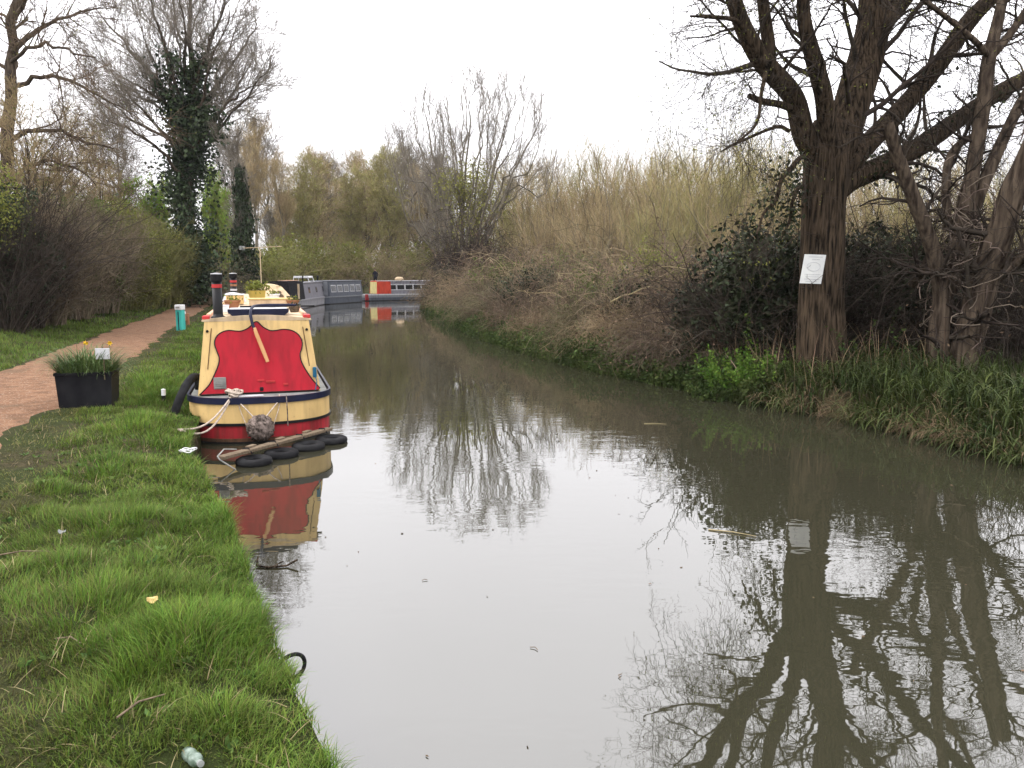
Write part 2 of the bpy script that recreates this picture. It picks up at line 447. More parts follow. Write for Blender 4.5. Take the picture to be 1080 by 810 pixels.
# water
def water_mat():
    m = bpy.data.materials.new('canal_water'); m.use_nodes = True
    t = m.node_tree; N, Lk = t.nodes, t.links; b = N['Principled BSDF']
    b.inputs['Base Color'].default_value = (.029, .028, .017, 1)
    b.inputs['Roughness'].default_value = .015
    b.inputs['IOR'].default_value = 2.2
    b.inputs['Specular IOR Level'].default_value = .5
    co = N.new('ShaderNodeTexCoord')
    def noise(sc, st, det):
        mp = N.new('ShaderNodeMapping'); mp.inputs['Scale'].default_value = st; Lk.new(co.outputs['Object'], mp.inputs[0])
        n = N.new('ShaderNodeTexNoise'); n.inputs['Scale'].default_value = sc; n.inputs['Detail'].default_value = det
        Lk.new(mp.outputs[0], n.inputs['Vector']); return n.outputs['Fac']
    a = noise(5.5, (.55, 1, 1), 2); c = noise(.5, (1, 1, 1), 2)
    mr = N.new('ShaderNodeMapRange'); mr.inputs['From Min'].default_value = .42; mr.inputs['From Max'].default_value = .68
    mr.inputs['To Min'].default_value = .12; mr.inputs['To Max'].default_value = 1; Lk.new(c, mr.inputs['Value'])
    mu = N.new('ShaderNodeMath'); mu.operation = 'MULTIPLY'; Lk.new(a, mu.inputs[0]); Lk.new(mr.outputs[0], mu.inputs[1])
    bp = N.new('ShaderNodeBump'); bp.inputs['Strength'].default_value = .16; bp.inputs['Distance'].default_value = .02
    Lk.new(mu.outputs[0], bp.inputs['Height']); Lk.new(bp.outputs[0], b.inputs['Normal'])
    return m
wy = np.concatenate([[-55, -20], np.arange(-5, 75, 1.0), [80, 90, 105, 130, 300]])
V = np.concatenate([[[xl(Y) - .0 + .03, Y, 0], [xr(Y) + .35, Y, 0]] for Y in wy])
Q = [[2 * k, 2 * k + 1, 2 * k + 3, 2 * k + 2] for k in range(len(wy) - 1)]
tag(link('water', np_mesh('water', V, [np.array(Q)], water_mat())), None, None, kind='structure')

# ------------------------------------------------------------------ narrowboats
def paint(name, c, rough=.45, dirt=.75, sc=3, bump=.0):
    return mat(name, tuple(x * dirt * .82 + .002 for x in c), c, sc, rough, .12, 25, spec=.16, detail=9, contrast=(.30, .56), stretch=(2.2, 2.2, .7), bdist=.004)
def streak(m, c, amt, sc=5, lo=.52, hi=.72, st=(3, 3, .3)):
    t = m.node_tree; N, Lk = t.nodes, t.links; b = N['Principled BSDF']; src = b.inputs['Base Color'].links[0].from_socket
    co = N.new('ShaderNodeTexCoord'); mp = N.new('ShaderNodeMapping'); mp.inputs['Scale'].default_value = st; n = N.new('ShaderNodeTexNoise'); n.inputs['Scale'].default_value = sc; n.inputs['Detail'].default_value = 8
    Lk.new(co.outputs['Object'], mp.inputs[0]); Lk.new(mp.outputs[0], n.inputs['Vector']); r = N.new('ShaderNodeMapRange'); r.inputs['From Min'].default_value = lo; r.inputs['From Max'].default_value = hi; r.inputs['To Max'].default_value = amt
    Lk.new(n.outputs['Fac'], r.inputs['Value']); x = N.new('ShaderNodeMix'); x.data_type = 'RGBA'; x.inputs['B'].default_value = (*c, 1)
    Lk.new(r.outputs[0], x.inputs['Factor']); Lk.new(src, x.inputs['A']); Lk.new(x.outputs['Result'], b.inputs['Base Color'])
M['cream'] = paint('cream_paint', (.62, .43, .18), .5, .92)
M['red'] = paint('red_paint', (.38, .010, .022), .5, .85)
M['redhull'] = paint('hull_red_paint', (.33, .022, .030), .5, .7)
streak(M['cream'], (.30, .21, .10), .45); streak(M['red'], (.16, .008, .012), .5); streak(M['redhull'], (.10, .03, .02), .8, 4, .45, .7); streak(M['cream'], (.14, .08, .04), .5, 22, .66, .74, (1, 1, .6))
M['navy'] = paint('navy_paint', (.012, .014, .035), .35, .8)
M['black'] = paint('black_paint', (.010, .010, .011), .4, .7)
M['deckgrey'] = paint('deck_grey_paint', (.22, .23, .22), .6, .7)
M['rail_pink'] = paint('faded_rail_paint', (.62, .36, .24), .6, .85)
M['rail_red'] = paint('red_rail_paint', (.45, .04, .04), .5, .8)
M['roof_cream'] = paint('roof_cream_paint', (.55, .42, .27), .65, .7)
M['white'] = paint('white_paint', (.74, .74, .74), .5, .85)
M['offwhite'] = paint('offwhite_paint', (.52, .52, .54), .6, .8)
M['lilac'] = paint('lilac_grey_paint', (.19, .185, .21), .55, .8)
M['lilac2'] = paint('pale_grey_paint', (.27, .265, .285), .55, .85)
M['slate'] = paint('slate_blue_paint', (.08, .09, .112), .5, .85)
M['slate2'] = paint('grey_blue_paint', (.20, .21, .23), .5, .85)
M['orange'] = paint('orange_red_paint', (.46, .05, .025), .5, .85)
M['glassdk'] = mat('dark_window_glass', (.015, .017, .02), rough=.06, spec=.6)
M['wood'] = mat('weathered_wood', (.10, .075, .052), (.19, .145, .10), 4, .85, .4, 30, stretch=(8, 1, 8))
M['handle'] = mat('varnished_handle_wood', (.50, .27, .12), (.60, .34, .16), 6, .5, stretch=(1, 1, .3))
M['rope'] = mat('old_rope', (.32, .26, .21), (.50, .42, .35), 30, .95, .6, 120)
M['fender'] = mat('knotted_rope', (.045, .036, .03), (.24, .19, .165), 18, .95, 1, 40, bdist=.03, contrast=(.38, .62))
M['rubber'] = mat('tyre_rubber', (.010, .010, .011), (.024, .024, .025), 8, .8, .3, 60)
M['teal'] = paint('teal_paint', (.06, .42, .37), .5, .85)
M['steel'] = mat('grey_steel', (.16, .16, .15), (.28, .27, .25), 10, .5, spec=.5)
M['yellowpot'] = paint('yellow_ochre_paint', (.36, .27, .06), .6, .75)
M['terracotta'] = mat('terracotta', (.22, .10, .055), (.30, .15, .085), 10, .9)
M['canvas'] = mat('black_canvas', (.010, .010, .012), (.02, .02, .022), 8, .9)
M['skin'] = mat('skin', (.45, .28, .20), rough=.6)
M['cloth_dark'] = mat('dark_cloth', (.014, .015, .022), (.022, .022, .03), 12, .95)
M['hair'] = mat('dark_hair', (.02, .015, .012), rough=.8)

def outline(L, W_, rs, bl, o=0.0, bowp=2.0, n=18):
    """closed hull outline seen from above; y from -o to L+o; rounded stern at y=0"""
    w = W_ / 2 + o; R = []
    for a in np.linspace(0, pi / 2, n): R.append((w * sin(a) ** .75, rs * (1 - cos(a)) - o * cos(a)))
    for t in np.linspace(0.05, 1, n): R.append((max(w * (1 - t ** bowp), .03), L - bl + (bl + o) * t))
    Lft = [(-x, y) for x, y in R[::-1]]
    return R[1:] + Lft[:-1] + [(0.0, -o)]
def hull_band(L, W_, rs, bl, z0, z1, o, bowp=2.0, inner=None):
    """thin closed belt round the hull"""
    A = outline(L, W_, rs, bl, o, bowp); B = outline(L, W_, rs, bl, o - .03 if inner is None else inner, bowp); n = len(A)
    V = [(x, y, z0) for x, y in A] + [(x, y, z1) for x, y in A] + [(x, y, z1) for x, y in B] + [(x, y, z0) for x, y in B]
    Q = [[k * n + i, k * n + (i + 1) % n, ((k + 1) % 4) * n + (i + 1) % n, ((k + 1) % 4) * n + i] for k in range(4) for i in range(n)]
    return MB().add(V, Q)
def flat(u, v, d): return (u, v, d)
def cabin_mb(y0, y1, wb, wt, z0, z1, rake0=.0, rake1=.0, camber=.05):
    """tumblehome cabin body with cambered top"""
    m = MB(); pr = []
    for y, rk in ((y0, rake0), (y1, -rake1)):
        ring = [(-wb, y, z0)] + [(-wt + 2 * wt * t, y + rk, z1 + camber * (1 - (2 * t - 1) ** 2)) for t in np.linspace(0, 1, 9)] + [(wb, y, z0)]
        pr.append(ring)
    n = len(pr[0])
    Q = [[i, (i + 1) % n, n + (i + 1) % n, n + i] for i in range(n)]
    m.add(np.array(pr[0] + pr[1]), Q, np.array([[0, i + 1, i] for i in range(1, n - 1)]), np.array([[n, n + i, n + i + 1] for i in range(1, n - 1)]))
    return m
def hull_parts(root, L, W_, rs, bl, zg, m_hull, m_side, m_deck, zb=-.28):
    MB().prism(outline(L, W_, rs, bl), zb, zg, flat).build('hull', m_side, root)
    hull_band(L, W_, rs, bl, -.25, .06, .006).build('hull_base', m_hull, root)
    MB().prism(outline(L, W_, rs, bl, -.04), zg - .01, zg + .012, flat).build('deck', m_deck, root)

# --- the near boat
BH = rad(17.6)
b0 = gnd(277, 467, 0)
boat = empty('narrowboat', 'cream narrowboat with a scalloped red front panel, moored nearest by the grass bank', 'narrowboat', (b0[0], b0[1], 0), BH)
BL, BW, BR, BB = 18.6, 1.93, .72, 3.2
MB().prism(outline(BL, BW, BR, BB), -.3, .56, flat).build('hull', M['redhull'], boat)
hull_band(BL, BW, BR, BB, -.26, .03, .004).build('hull_base', M['black'], boat)
hull_band(BL, BW, BR, BB, .028, .075, .0055).build('waterline_band', mat('muddy_scum', (.045, .030, .020), (.12, .06, .035), 9, .9, .4, 40), boat)
hull_band(BL, BW, BR, BB, .285, .555, .006).build('hull_band', M['cream'], boat)
hull_band(BL, BW, BR, BB, .25, .287, .022).build('rubbing_strake', M['black'], boat)
hull_band(BL, BW, BR, BB, .553, .64, .03).build('gunwale', M['navy'], boat)
MB().prism(outline(BL, BW, BR, BB, -.028), .55, .625, flat).build('deck', M['deckgrey'], boat)
C0, C1, CZ, CT = .42, 14.9, .635, 1.66
cabin_mb(C0, C1, .83, .71, CZ, CT, .2, .1, .055).build('cabin', M['cream'], boat)
def face(u, v, d):
    hw = .83 - .12 * v
    return (u * hw, C0 + .2 * v - d, CZ + (CT - CZ) * v)
_z = [(105, 510), (140, 470), (160, 432), (175, 395), (178, 370), (170, 345), (162, 318), (167, 294), (184, 277), (212, 268), (240, 271), (262, 271), (288, 260), (318, 236),
      (342, 257), (368, 271), (390, 272), (420, 268), (452, 273), (478, 290), (491, 318), (488, 345), (481, 365), (485, 392), (502, 428), (528, 468), (553, 497), (553, 503), (105, 511)]
def zuv(x, y):
    v = (509 - y) / 277; l_, r_ = 100 + 25 * v, 555 - 35 * v
    return ((x - (l_ + r_) / 2) / ((r_ - l_) / 2), max(v, .012))
_pp = np.array([zuv(*p) for p in _z[:-2]])
_sp, _ = spline(np.c_[_pp, np.zeros(len(_pp))], np.ones(len(_pp)), 90)
PAN = [tuple(p[:2]) for p in _sp] + [(.97, .012), (-.97, .012)]
PAN = PAN[::-1]
MB().prism(PAN, .004, .022, face).build('panel', M['red'], boat)
tb = MB(); tb.tube([face(u, v, .022) for u, v in PAN] + [face(*PAN[0], .022)], .0085, 6); tb.build('panel_outline', M['black'], boat, True)
vt = MB()
vt.box((0, 0, 0), (.165, .02, .165), bev=.006)
vt.V = [v + np.array(face(-.66, .16, .035)) for v in vt.V]
for k in range(5): vt.box(np.array(face(-.66, .105 + .027 * k, .05)), (.13, .012, .012))
vt.build('vent', M['steel'], boat)
for (x, y, w, h) in ((330, 460, 24, 6), (366, 466, 34, 8), (423, 478, 18, 8)):
    u, v = zuv(x, y); MB().box(face(u, v, .03), (w / 277 * 1.03, .025, h / 277 * 1.03), bev=.004).build('hasp', M['rail_red'], boat)
u, v = zuv(332, 493); MB().box(face(u, v, .025), (.05, .02, .06), bev=.01).build('keyhole_plate', M['black'], boat)
u, v = zuv(535, 436); h = MB(); h.box(face(u, v, .03), (.055, .05, .15), bev=.015); h.tube([face(u, v - .06, .05), face(u + .01, v - .13, .06), face(u - .04, .02, .07)], .007, 5); h.build('hook', mat('blue_plastic', (.02, .10, .17), rough=.5), boat)
for s in (-1, 1):
    MB().tube([face(s * .86, .9, .012), face(s * .875, .35, .012)], .006, 5).build('cover_cord', mat('dark_cord', (.10, .06, .03)), boat)
    MB().lathe(face(s * .93, .86, .006), [(.0, .012), (.018, .01), (.02, -.01)], 10, Matrix.Rotation(pi / 2, 3, 'X')).build('stud', M['black'], boat)
# roof
rf = MB(); pr = []
for y in (C0 + .19, C1 + .05):
    pr.append([(-.745, y, CT - .01)] + [(-.745 + 1.49 * t, y, CT + .012 + .06 * (1 - (2 * t - 1) ** 2)) for t in np.linspace(0, 1, 9)] + [(.745, y, CT - .01)])
n = len(pr[0])
rf.add(np.array(pr[0] + pr[1]), [[i, (i + 1) % n, n + (i + 1) % n, n + i] for i in range(n)], [[0, i + 1, i] for i in range(1, n - 1)], [[n, n + i, n + i + 1] for i in range(1, n - 1)])
roof = rf.build('roof', M['roof_cream'], boat)
for s in (-1, 1):
    hr = MB().box((s * .69, (C0 + C1) / 2 + .3, CT + .045), (.055, C1 - C0 - 1.0, .05), bev=.01).build('handrail', M['rail_pink'], boat)
    MB().box((s * .69, C0 + .36, CT + .043), (.1, .26, .05), bev=.012).build('rail_end', M['rail_red'], hr)
ht = MB().box((.02, C0 + .80, CT + .115), (.84, .95, .05), bev=.012).build('hatch', M['offwhite'], boat)
hf = MB(); hf.prism([(-.42, .0), (-.35, -.065), (.35, -.065), (.42, 0), (.42, .04), (-.42, .04)], 0, .03, lambda u, v, d: (u + .02, C0 + .32 - d, CT + .115 + v)); hf.build('hatch_front', M['navy'], ht)
MB().box((.3, C0 + 1.0, CT + .165), (1.1, .07, .025), bev=.006).build('hatch_runner', M['black'], ht)
# tiller bar laid over the roof edge, wooden grip hanging in front of the panel
tp = [(.56, C0 + .75, CT + .19), (.25, C0 + .62, CT + .20), (.0, C0 + .42, CT + .20), (-.07, C0 + .28, CT + .17), (-.09, C0 + .16, CT + .09), (-.07, C0 + .10, CT - .04), (-.04, C0 + .07, CT - .13)]
p, r = spline(tp, [.02] * 4 + [.022] * 3, 26)
tl = MB().tube(p, r, 10).build('tiller', M['navy'], boat, True)
MB().tube([(-.045, C0 + .075, CT - .10), (-.02, C0 + .055, CT - .19), (.06, C0 + .01, CT - .42), (.115, C0 - .02, CT - .58)], [.022, .027, .028, .024], 12).build('handle', M['handle'], tl, True)
# chimneys
def chimney(y, x, h, rr, bands):
    ch = MB().lathe((x, y, CT), [(rr * 1.5, .0), (rr * 1.5, .05), (rr * 1.05, .07), (rr, .1), (rr, h - .04), (0, h - .04)], 20).build('chimney', M['black'], boat, True)
    MB().lathe((x, y, CT), [(0, h - .05), (rr * 1.2, h - .05), (rr * 1.25, h + .02), (rr * 1.25, h + .045), (0, h + .06)], 20).build('chimney_cap', M['black'], ch)
    MB().lathe((x, y, CT), [(rr * .4, h + .055), (rr * 1.18, h + .05), (rr * 1.18, h + .062), (0, h + .07)], 20).build('cap_rim', M['offwhite'], ch)
    for z, w, m_ in bands:
        MB().lathe((x, y, CT), [(rr, z), (rr * 1.06, z), (rr * 1.06, z + w), (rr, z + w)], 20).build('band', m_, ch)
chimney(C0 + .36, -.53, .60, .066, [(.46, .05, M['rail_red'])])
chimney(9.2, -.56, .62, .075, [(.46, .05, M['rail_red']), (.37, .05, M['terracotta']), (.26, .045, M['offwhite'])])

def bpt(x, y, z):
    return (b0[0] + x * cos(BH) - y * sin(BH), b0[1] + x * sin(BH) + y * cos(BH), z)
# stern fender: a big knotted rope ball slung under the rail
fd = empty('rope_fender', 'round knotted rope fender hanging in front of the near cream boat', 'fender', bpt(-.02, -.17, .24), BH)
nb = MB(); th = np.linspace(0, pi, 22); ph = np.linspace(0, 2 * pi, 41)[:-1]
A, B = np.meshgrid(th, ph, indexing='ij')
rr = .165 * (1 + .22 * (vnoise(A * 11, B * 6.05, 3) - .5) + .16 * np.abs(np.sin(A * 8 + B * 5)) * np.abs(np.sin(A * 8 - B * 5)) * np.sin(A))
Vb = np.stack([rr * np.sin(A) * np.cos(B), rr * .85 * np.sin(A) * np.sin(B), rr * 1.05 * np.cos(A)], -1).reshape(-1, 3)
Qb = [[i * 40 + j, (i + 1) * 40 + j, (i + 1) * 40 + (j + 1) % 40, i * 40 + (j + 1) % 40] for i in range(21) for j in range(40)]
nb.add(Vb, Qb).build('rope_ball', M['fender'], fd, True)
for s in (-1, 1):
    MB().tube([(s * .07, 0, .14), (s * .19, .10, .27), (s * .27, .19, .345), (s * .27, .30, .405)], .009, 6).build('cord', M['rope'], fd, True)
    MB().tube([(s * .17, .02, .02), (s * .24, .12, .2), (s * .28, .20, .34)], .006, 6).build('cord', M['rope'], fd, True)
t_ = MB().tube([bpt(.34, .012, .65), bpt(.34, -.055, .6), bpt(.345, -.045, .40), bpt(.345, -.03, .22)], .008, 6).build('hanging_cord', M['fender'], None, True)
tag(t_, 'thin dark cord hanging down the cream stern right of the rope ball', 'cord')

# mooring rope, knotted on the rail, two strands to the bank
mr_ = empty('mooring_rope', 'pale doubled mooring rope from the cream boat rail down to the grass', 'rope', bpt(-.36, .1, .68))
o_ = np.array(bpt(-.36, .1, .68)); e_ = gnd(188, 453, .42)
for k, off in enumerate((0, .05)):
    pts = []
    for t in np.linspace(0, 1, 12):
        p = o_ * (1 - t) + (e_ + np.array([off, -off, 0])) * t; p[2] -= .16 * sin(pi * t) * (1 + .5 * k); pts.append(p - o_)
    MB().tube(pts, .013, 7).build('strand', M['rope'], mr_, True)
kn = MB(); rg = np.random.default_rng(3)
for k in range(7):
    a = np.linspace(0, 2 * pi, 16); rx, ry = rg.uniform(.05, .1), rg.uniform(.03, .06); c = rg.normal(0, .022, 3); tl_ = rg.uniform(-.6, .6)
    kn.tube(np.stack([rx * np.cos(a) + c[0], ry * np.sin(a) + c[1], .03 + tl_ * rx * np.cos(a) * .5 + c[2] + .02 * np.sin(2 * a)], 1), .014, 7)
kn.build('knot', M['rope'], mr_, True)
MB().box((.22, .06, -.03), (.34, .1, .018), rz=BH, bev=.006).build('rope_end', M['offwhite'], mr_)

# black tyre squeezed between boat and bank
ty = MB().torus((0, 0, 0), .48, .056, 40, 12, Matrix.Rotation(pi / 2, 3, 'Y'), 1.0)
ty = ty.build('tyre_fender', M['rubber'], None, True)
ty.location = bpt(-1.03, .78, .40); ty.rotation_euler = (0, rad(17), BH + rad(-13))
tag(ty, 'big black tyre wedged upright between the cream boat and the bank', 'tyre')

# plank on floating tyres
pa, pb = gnd(236, 484, .13), gnd(351, 453, .13)
fl = empty('tyre_raft', 'weathered plank lashed to floating tyres below the boat stern', 'raft', ((pa[0] + pb[0]) / 2, (pa[1] + pb[1]) / 2, 0), math.atan2(pb[1] - pa[1], pb[0] - pa[0]))
PLN = float(np.hypot(*(pb - pa)[:2]))
MB().box((0, .06, .135), (PLN, .12, .04), bev=.006).build('plank', M['wood'], fl)
for k, t in enumerate((-.31, -.08, .17, .40)):
    wl = MB().torus((t * PLN, -.10 - .012 * k, .03), .155, .066, 30, 10, None, .75).build('tyre', M['rubber'], fl, True)
    MB().tube([(t * PLN + .06, -.02, .10), (t * PLN + .05, .03, .17), (t * PLN + .03, .10, .165), (t * PLN + .02, .14, .09)], .009, 5).build('lashing', M['canvas'], wl)
for k in range(3):
    MB().box((PLN * (-.22 + .26 * k), .12, .165), (.14, .07, .018), rz=.15, bev=.004).build('cleat', M['wood'], fl)
br = MB(); br.tube([(-PLN * .5, .1, .15), (-PLN * .52 - .02, 0, .13), (-PLN * .46, -.13, -.02)], .009, 6); br.tube([(-PLN * .5, .1, .15), (-PLN * .42, .16, .2), (-PLN * .34, .12, .17)], .009, 6); br.build('bracket', M['steel'], fl)

# things on the roof of the near boat
def on_roof(name, label, cat, x, y, rz=0): return empty(name, label, cat, bpt(x, y, CT + .075), BH + rz)
RN = np.random.default_rng(11)
tq = on_roof('planter_box', 'ochre planter box with leafy herbs on the cream boat roof', 'planter', -.02, 8.6)
MB().prism([(-.17, 0), (.17, 0), (.2, .2), (-.2, .2)], -.11, .11, lambda u, v, d: (u, d, v)).build('box', M['yellowpot'], tq)
lv = Veg(); pts = RN.normal(0, 1, (260, 3)) * [.13, .09, .07] + [0, 0, .27]
lv.add(*leaf_quads(RN, pts, .09, .5, .6)); link('foliage', lv.mesh('foliage', M['leaf_olive']), tq)
tq = on_roof('roof_crate', 'pale cream wooden crate on boat roof left of ochre planter', 'crate', -.42, 5.2)
MB().box((0, 0, .09), (.32, .5, .17), bev=.01).build('box', M['cream'], tq); MB().box((0, 0, .185), (.35, .53, .02), bev=.004).build('lid', M['offwhite'], tq)
tq = on_roof('roof_crate', 'long low cream crate lying behind the hatch on boat roof', 'crate', .22, 3.6)
MB().box((0, 0, .07), (.72, .4, .13), bev=.01).build('box', M['roof_cream'], tq); MB().box((0, 0, .145), (.76, .43, .02), bev=.004).build('lid', M['cream'], tq)
for lab, x, y, m_, sc in (('brown clay bowl on the boat roof beside the near chimney', -.40, 2.9, 'terracotta', 1.0), ('brown clay bowl near the right rail of the cream boat roof', .60, 3.4, 'terracotta', .85), ('white tub on boat roof right of the ochre planter', .34, 7.4, 'white', 1.0), ('small dark pot beside the hatch on the cream boat roof', .54, 1.25, 'wood', .7)):
    tq = on_roof('plant_pot', lab, 'pot', x, y)
    MB().lathe((0, 0, 0), [(0, 0), (.085 * sc, 0), (.125 * sc, .12 * sc), (.135 * sc, .12 * sc), (.135 * sc, .145 * sc), (.115 * sc, .145 * sc), (.105 * sc, .1 * sc), (0, .1 * sc)], 18).build('pot', M[m_], tq)
    lv = Veg(); pts = RN.normal(0, 1, (60, 3)) * [.06, .06, .04] * np.array([sc] * 3) + [0, 0, .14 * sc]; lv.add(*leaf_quads(RN, pts, .06 * sc, .5, .8)); link('foliage', lv.mesh('foliage', M['leaf_olive' if m_ != 'wood' else 'leaf_dark']), tq)
tq = on_roof('storage_box', 'small white box on roof left of the navy hatch', 'box', -.47, 1.55)
MB().box((0, 0, .05), (.12, .16, .1), bev=.01).build('box', M['white'], tq); MB().box((0, 0, .106), (.13, .17, .014), bev=.004).build('lid', M['offwhite'], tq)
lb = MB()
for k in range(5):
    lb.lathe((0, 0, 0), [(0, 0), (.05, 0), (.05, .55), (0, .55)], 10, Matrix.Rotation(pi / 2, 3, 'X') @ Matrix.Rotation(0, 3, 'Z')); lb.V[-1] += np.array([(-.1 + .1 * (k % 3) + (.05 if k > 2 else 0)), .28, .05 + .085 * (k // 3)])
lg = lb.build('log_pile', M['wood']); lg.location = bpt(.45, 9.2, CT + .07); lg.rotation_euler = (0, 0, BH); tag(lg, 'small pile of cut logs on boat roof right of planter', 'logs')
cv = cabin_mb(0, 2.0, .55, .35, 0, .24, .2, .2, .08).build('roof_cover', M['roof_cream']); cv.location = bpt(.28, 11.2, CT + .07); cv.rotation_euler = (0, 0, BH); tag(cv, 'cream cloth cover over gear at the far end of the boat roof', 'cover')
cv = cabin_mb(0, .9, .22, .16, 0, .16, .05, .05, .03).build('roof_cover', M['offwhite']); cv.location = bpt(-.45, 6.6, CT + .07); cv.rotation_euler = (0, 0, BH + .1); tag(cv, 'pale grey bundle on the left side of the boat roof', 'bundle')
# aerial
an = empty('tv_antenna', 'thin pole with a long horizontal aerial rising from the boat roofs', 'antenna', bpt(.1, 17.2, .62), 0)
MB().tube([(0, 0, -.0), (0, 0, 2.6)], .016, 8).build('pole', M['roof_cream'], an)
bm_ = MB(); bm_.tube([(-.55, 0, 2.58), (.75, 0, 2.64)], .011, 6)
for k in range(9): bm_.tube([(-.5 + .14 * k, -.18, 2.585 + .006 * k), (-.5 + .14 * k, .18, 2.585 + .006 * k)], .006, 5)
bm_.build('boom', M['roof_cream'], an); MB().box((-.6, 0, 2.58), (.10, .3, .14), bev=.02).build('reflector', M['deckgrey'], an)

# --- moored boats beyond
def far_boat(name, label, p0, p1, L, m_hull, m_cabin, m_roof, m_deck, c0, c1, nwin=5, win=(.5, .42), zg=.62, ht=1.72, frame='offwhite'):
    hd = math.atan2(p1[1] - p0[1], p1[0] - p0[0]) - pi / 2
    # p0,p1: waterline of the right-hand side; shift to the centre line
    nx, ny = cos(hd), sin(hd)
    r = empty(name, label, 'narrowboat', (p0[0] - nx * 1.02, p0[1] - ny * 1.02, 0), hd)
    hull_parts(r, L, 2.04, .5, 2.6, zg, M['black'], M[m_hull], M[m_deck])
    hull_band(L, 2.04, .5, 2.6, zg - .09, zg + .01, .03).build('gunwale', M[m_roof], r)
    cabin_mb(c0, c1, .90, .76, zg + .01, ht, .05, .05).build('cabin', M[m_cabin], r)
    MB().box((0, (c0 + c1) / 2, ht + .04), (1.62, c1 - c0 + .05, .05), bev=.02).build('roof', M[m_roof], r)
    tl_ = (.90 - .76) / (ht - zg)
    for k in range(nwin):
        y = c0 + (c1 - c0) * (k + .7) / (nwin + .4); zc = zg + .60
        for s in (1, -1):
            def side(u, v, d): return (s * (.90 - tl_ * (v + .60) + d), y + u, zc + v)
            w, h_ = win[0], win[1] / 2
            q = [(-w - .06, -h_ - .06), (w + .06, -h_ - .06), (w + .06, h_ + .06), (-w - .06, h_ + .06)]
            f = MB().prism(q, .002, .016, side).build('window', M[frame], r)
            MB().prism([(-w, -h_), (w, -h_), (w, h_), (-w, h_)], .010, .022, side).build('pane', M['glassdk'], f)
    return r
g0, g1 = gnd(306, 328.5), gnd(346, 320.5)
gb = far_boat('narrowboat', 'lilac grey narrowboat with a black canopy and white roof frame', g0, g1, 17.5, 'lilac2', 'lilac', 'lilac2', 'lilac2', 5.2, 14.2, 3, (.30, .4), frame='lilac')
cn = cabin_mb(.6, 5.15, .93, .80, .63, 1.84, .15, 0, .08).build('canopy', M['canvas'], gb)
MB().box((.90, 3.2, 1.2), (.06, .45, 1.0), bev=.01).build('canopy_post', M['roof_cream'], gb)
MB().box((.3, 3.0, 1.93), (.9, 2.2, .03), bev=.01).build('canopy_board', M['rail_pink'], gb)
wf = MB()
for y in (8.2, 10.0): wf.tube([(-.55, y, 1.78), (-.5, y, 2.2), (.5, y, 2.2), (.62, y, 1.78)], .03, 6)
wf.box((0, 9.1, 2.12), (1.05, 1.8, .10), bev=.03)
wf.build('roof_frame', M['white'], gb)
MB().tube([(.2, 8.0, 1.78), (.2, 8.0, 2.25)], .05, 8).build('flue', M['black'], gb)
s0, s1 = gnd(345, 321.3), gnd(386, 318.3)
sb = far_boat('narrowboat', 'slate blue narrowboat with a row of pale framed windows', s0, s1, float(np.hypot(*(s1 - s0)[:2])) + 1.0, 'slate', 'slate', 'slate2', 'slate', .7, float(np.hypot(*(s1 - s0)[:2])) - .3, 5, (.36, .46), ht=1.8)
MB().lathe((-.4, 1.2, 1.84), [(.08, 0), (.08, .35), (.12, .36), (.12, .42), (0, .44)], 14).build('chimney', M['black'], sb)
MB().box((0, .64, 1.22), (1.5, .05, 1.1), bev=.01).build('end_door', M['slate2'], sb)
o0, o1 = gnd(386.5, 317.6), gnd(440, 316.6)
_ol = float(np.hypot(*(o1 - o0)[:2]))
ob = far_boat('narrowboat', 'orange and grey narrowboat with a pale yellow stern at the canal bend', o0, o1, _ol + 4, 'slate', 'lilac', 'offwhite', 'slate', 1.2, _ol + 1.5, 6, (.34, .40), zg=.60, ht=1.72)
oc = cabin_mb(1.1, 1.1 + _ol * .27, .93, .79, .62, 1.74, .05, 0).build('cabin_panel', M['orange'], ob)
MB().box((0, 1.12, 1.15), (1.5, .05, 1.05), bev=.01).build('end_door', paint('pale_yellow_paint', (.60, .52, .24)), ob)
hull_band(_ol + 4, 2.04, .5, 2.6, .30, .52, .02).build('hull_band', M['slate2'], ob)
st = MB().box((.78, .25, .32), (.3, .5, .55), bev=.05).build('stern_panel', M['redhull'], ob)
MB().tube([(0, .2, .6), (0, .15, 1.3), (.0, .6, 1.55)], .03, 8).build('tiller', M['black'], ob)
for lab, y, m_ in (('pale sack lying on roof of the orange narrowboat', _ol * .72, 'roof_cream'),):
    tq = MB(); tq.lathe((0, 0, 0), [(0, 0), (.38, .02), (.42, .16), (.3, .3), (0, .36)], 14); tq = tq.build('roof_sack', M[m_], None, True)
    tq.location = ob.matrix_basis @ Vector((0.2, y, 1.79)) if False else Vector((0, 0, 0)); hd_ = ob.rotation_euler.z
    tq.location = (ob.location.x + .2 * cos(hd_) - y * sin(hd_), ob.location.y + .2 * sin(hd_) + y * cos(hd_), 1.785); tag(tq, lab, 'sack')
t0, t1 = gnd(444, 315.0), gnd(472, 313.4)
far_boat('narrowboat', 'dark blue narrowboat partly hidden behind the bank scrub, farthest away', t0, t1, 15, 'slate', 'slate', 'slate2', 'slate', 1.2, 12, 4)

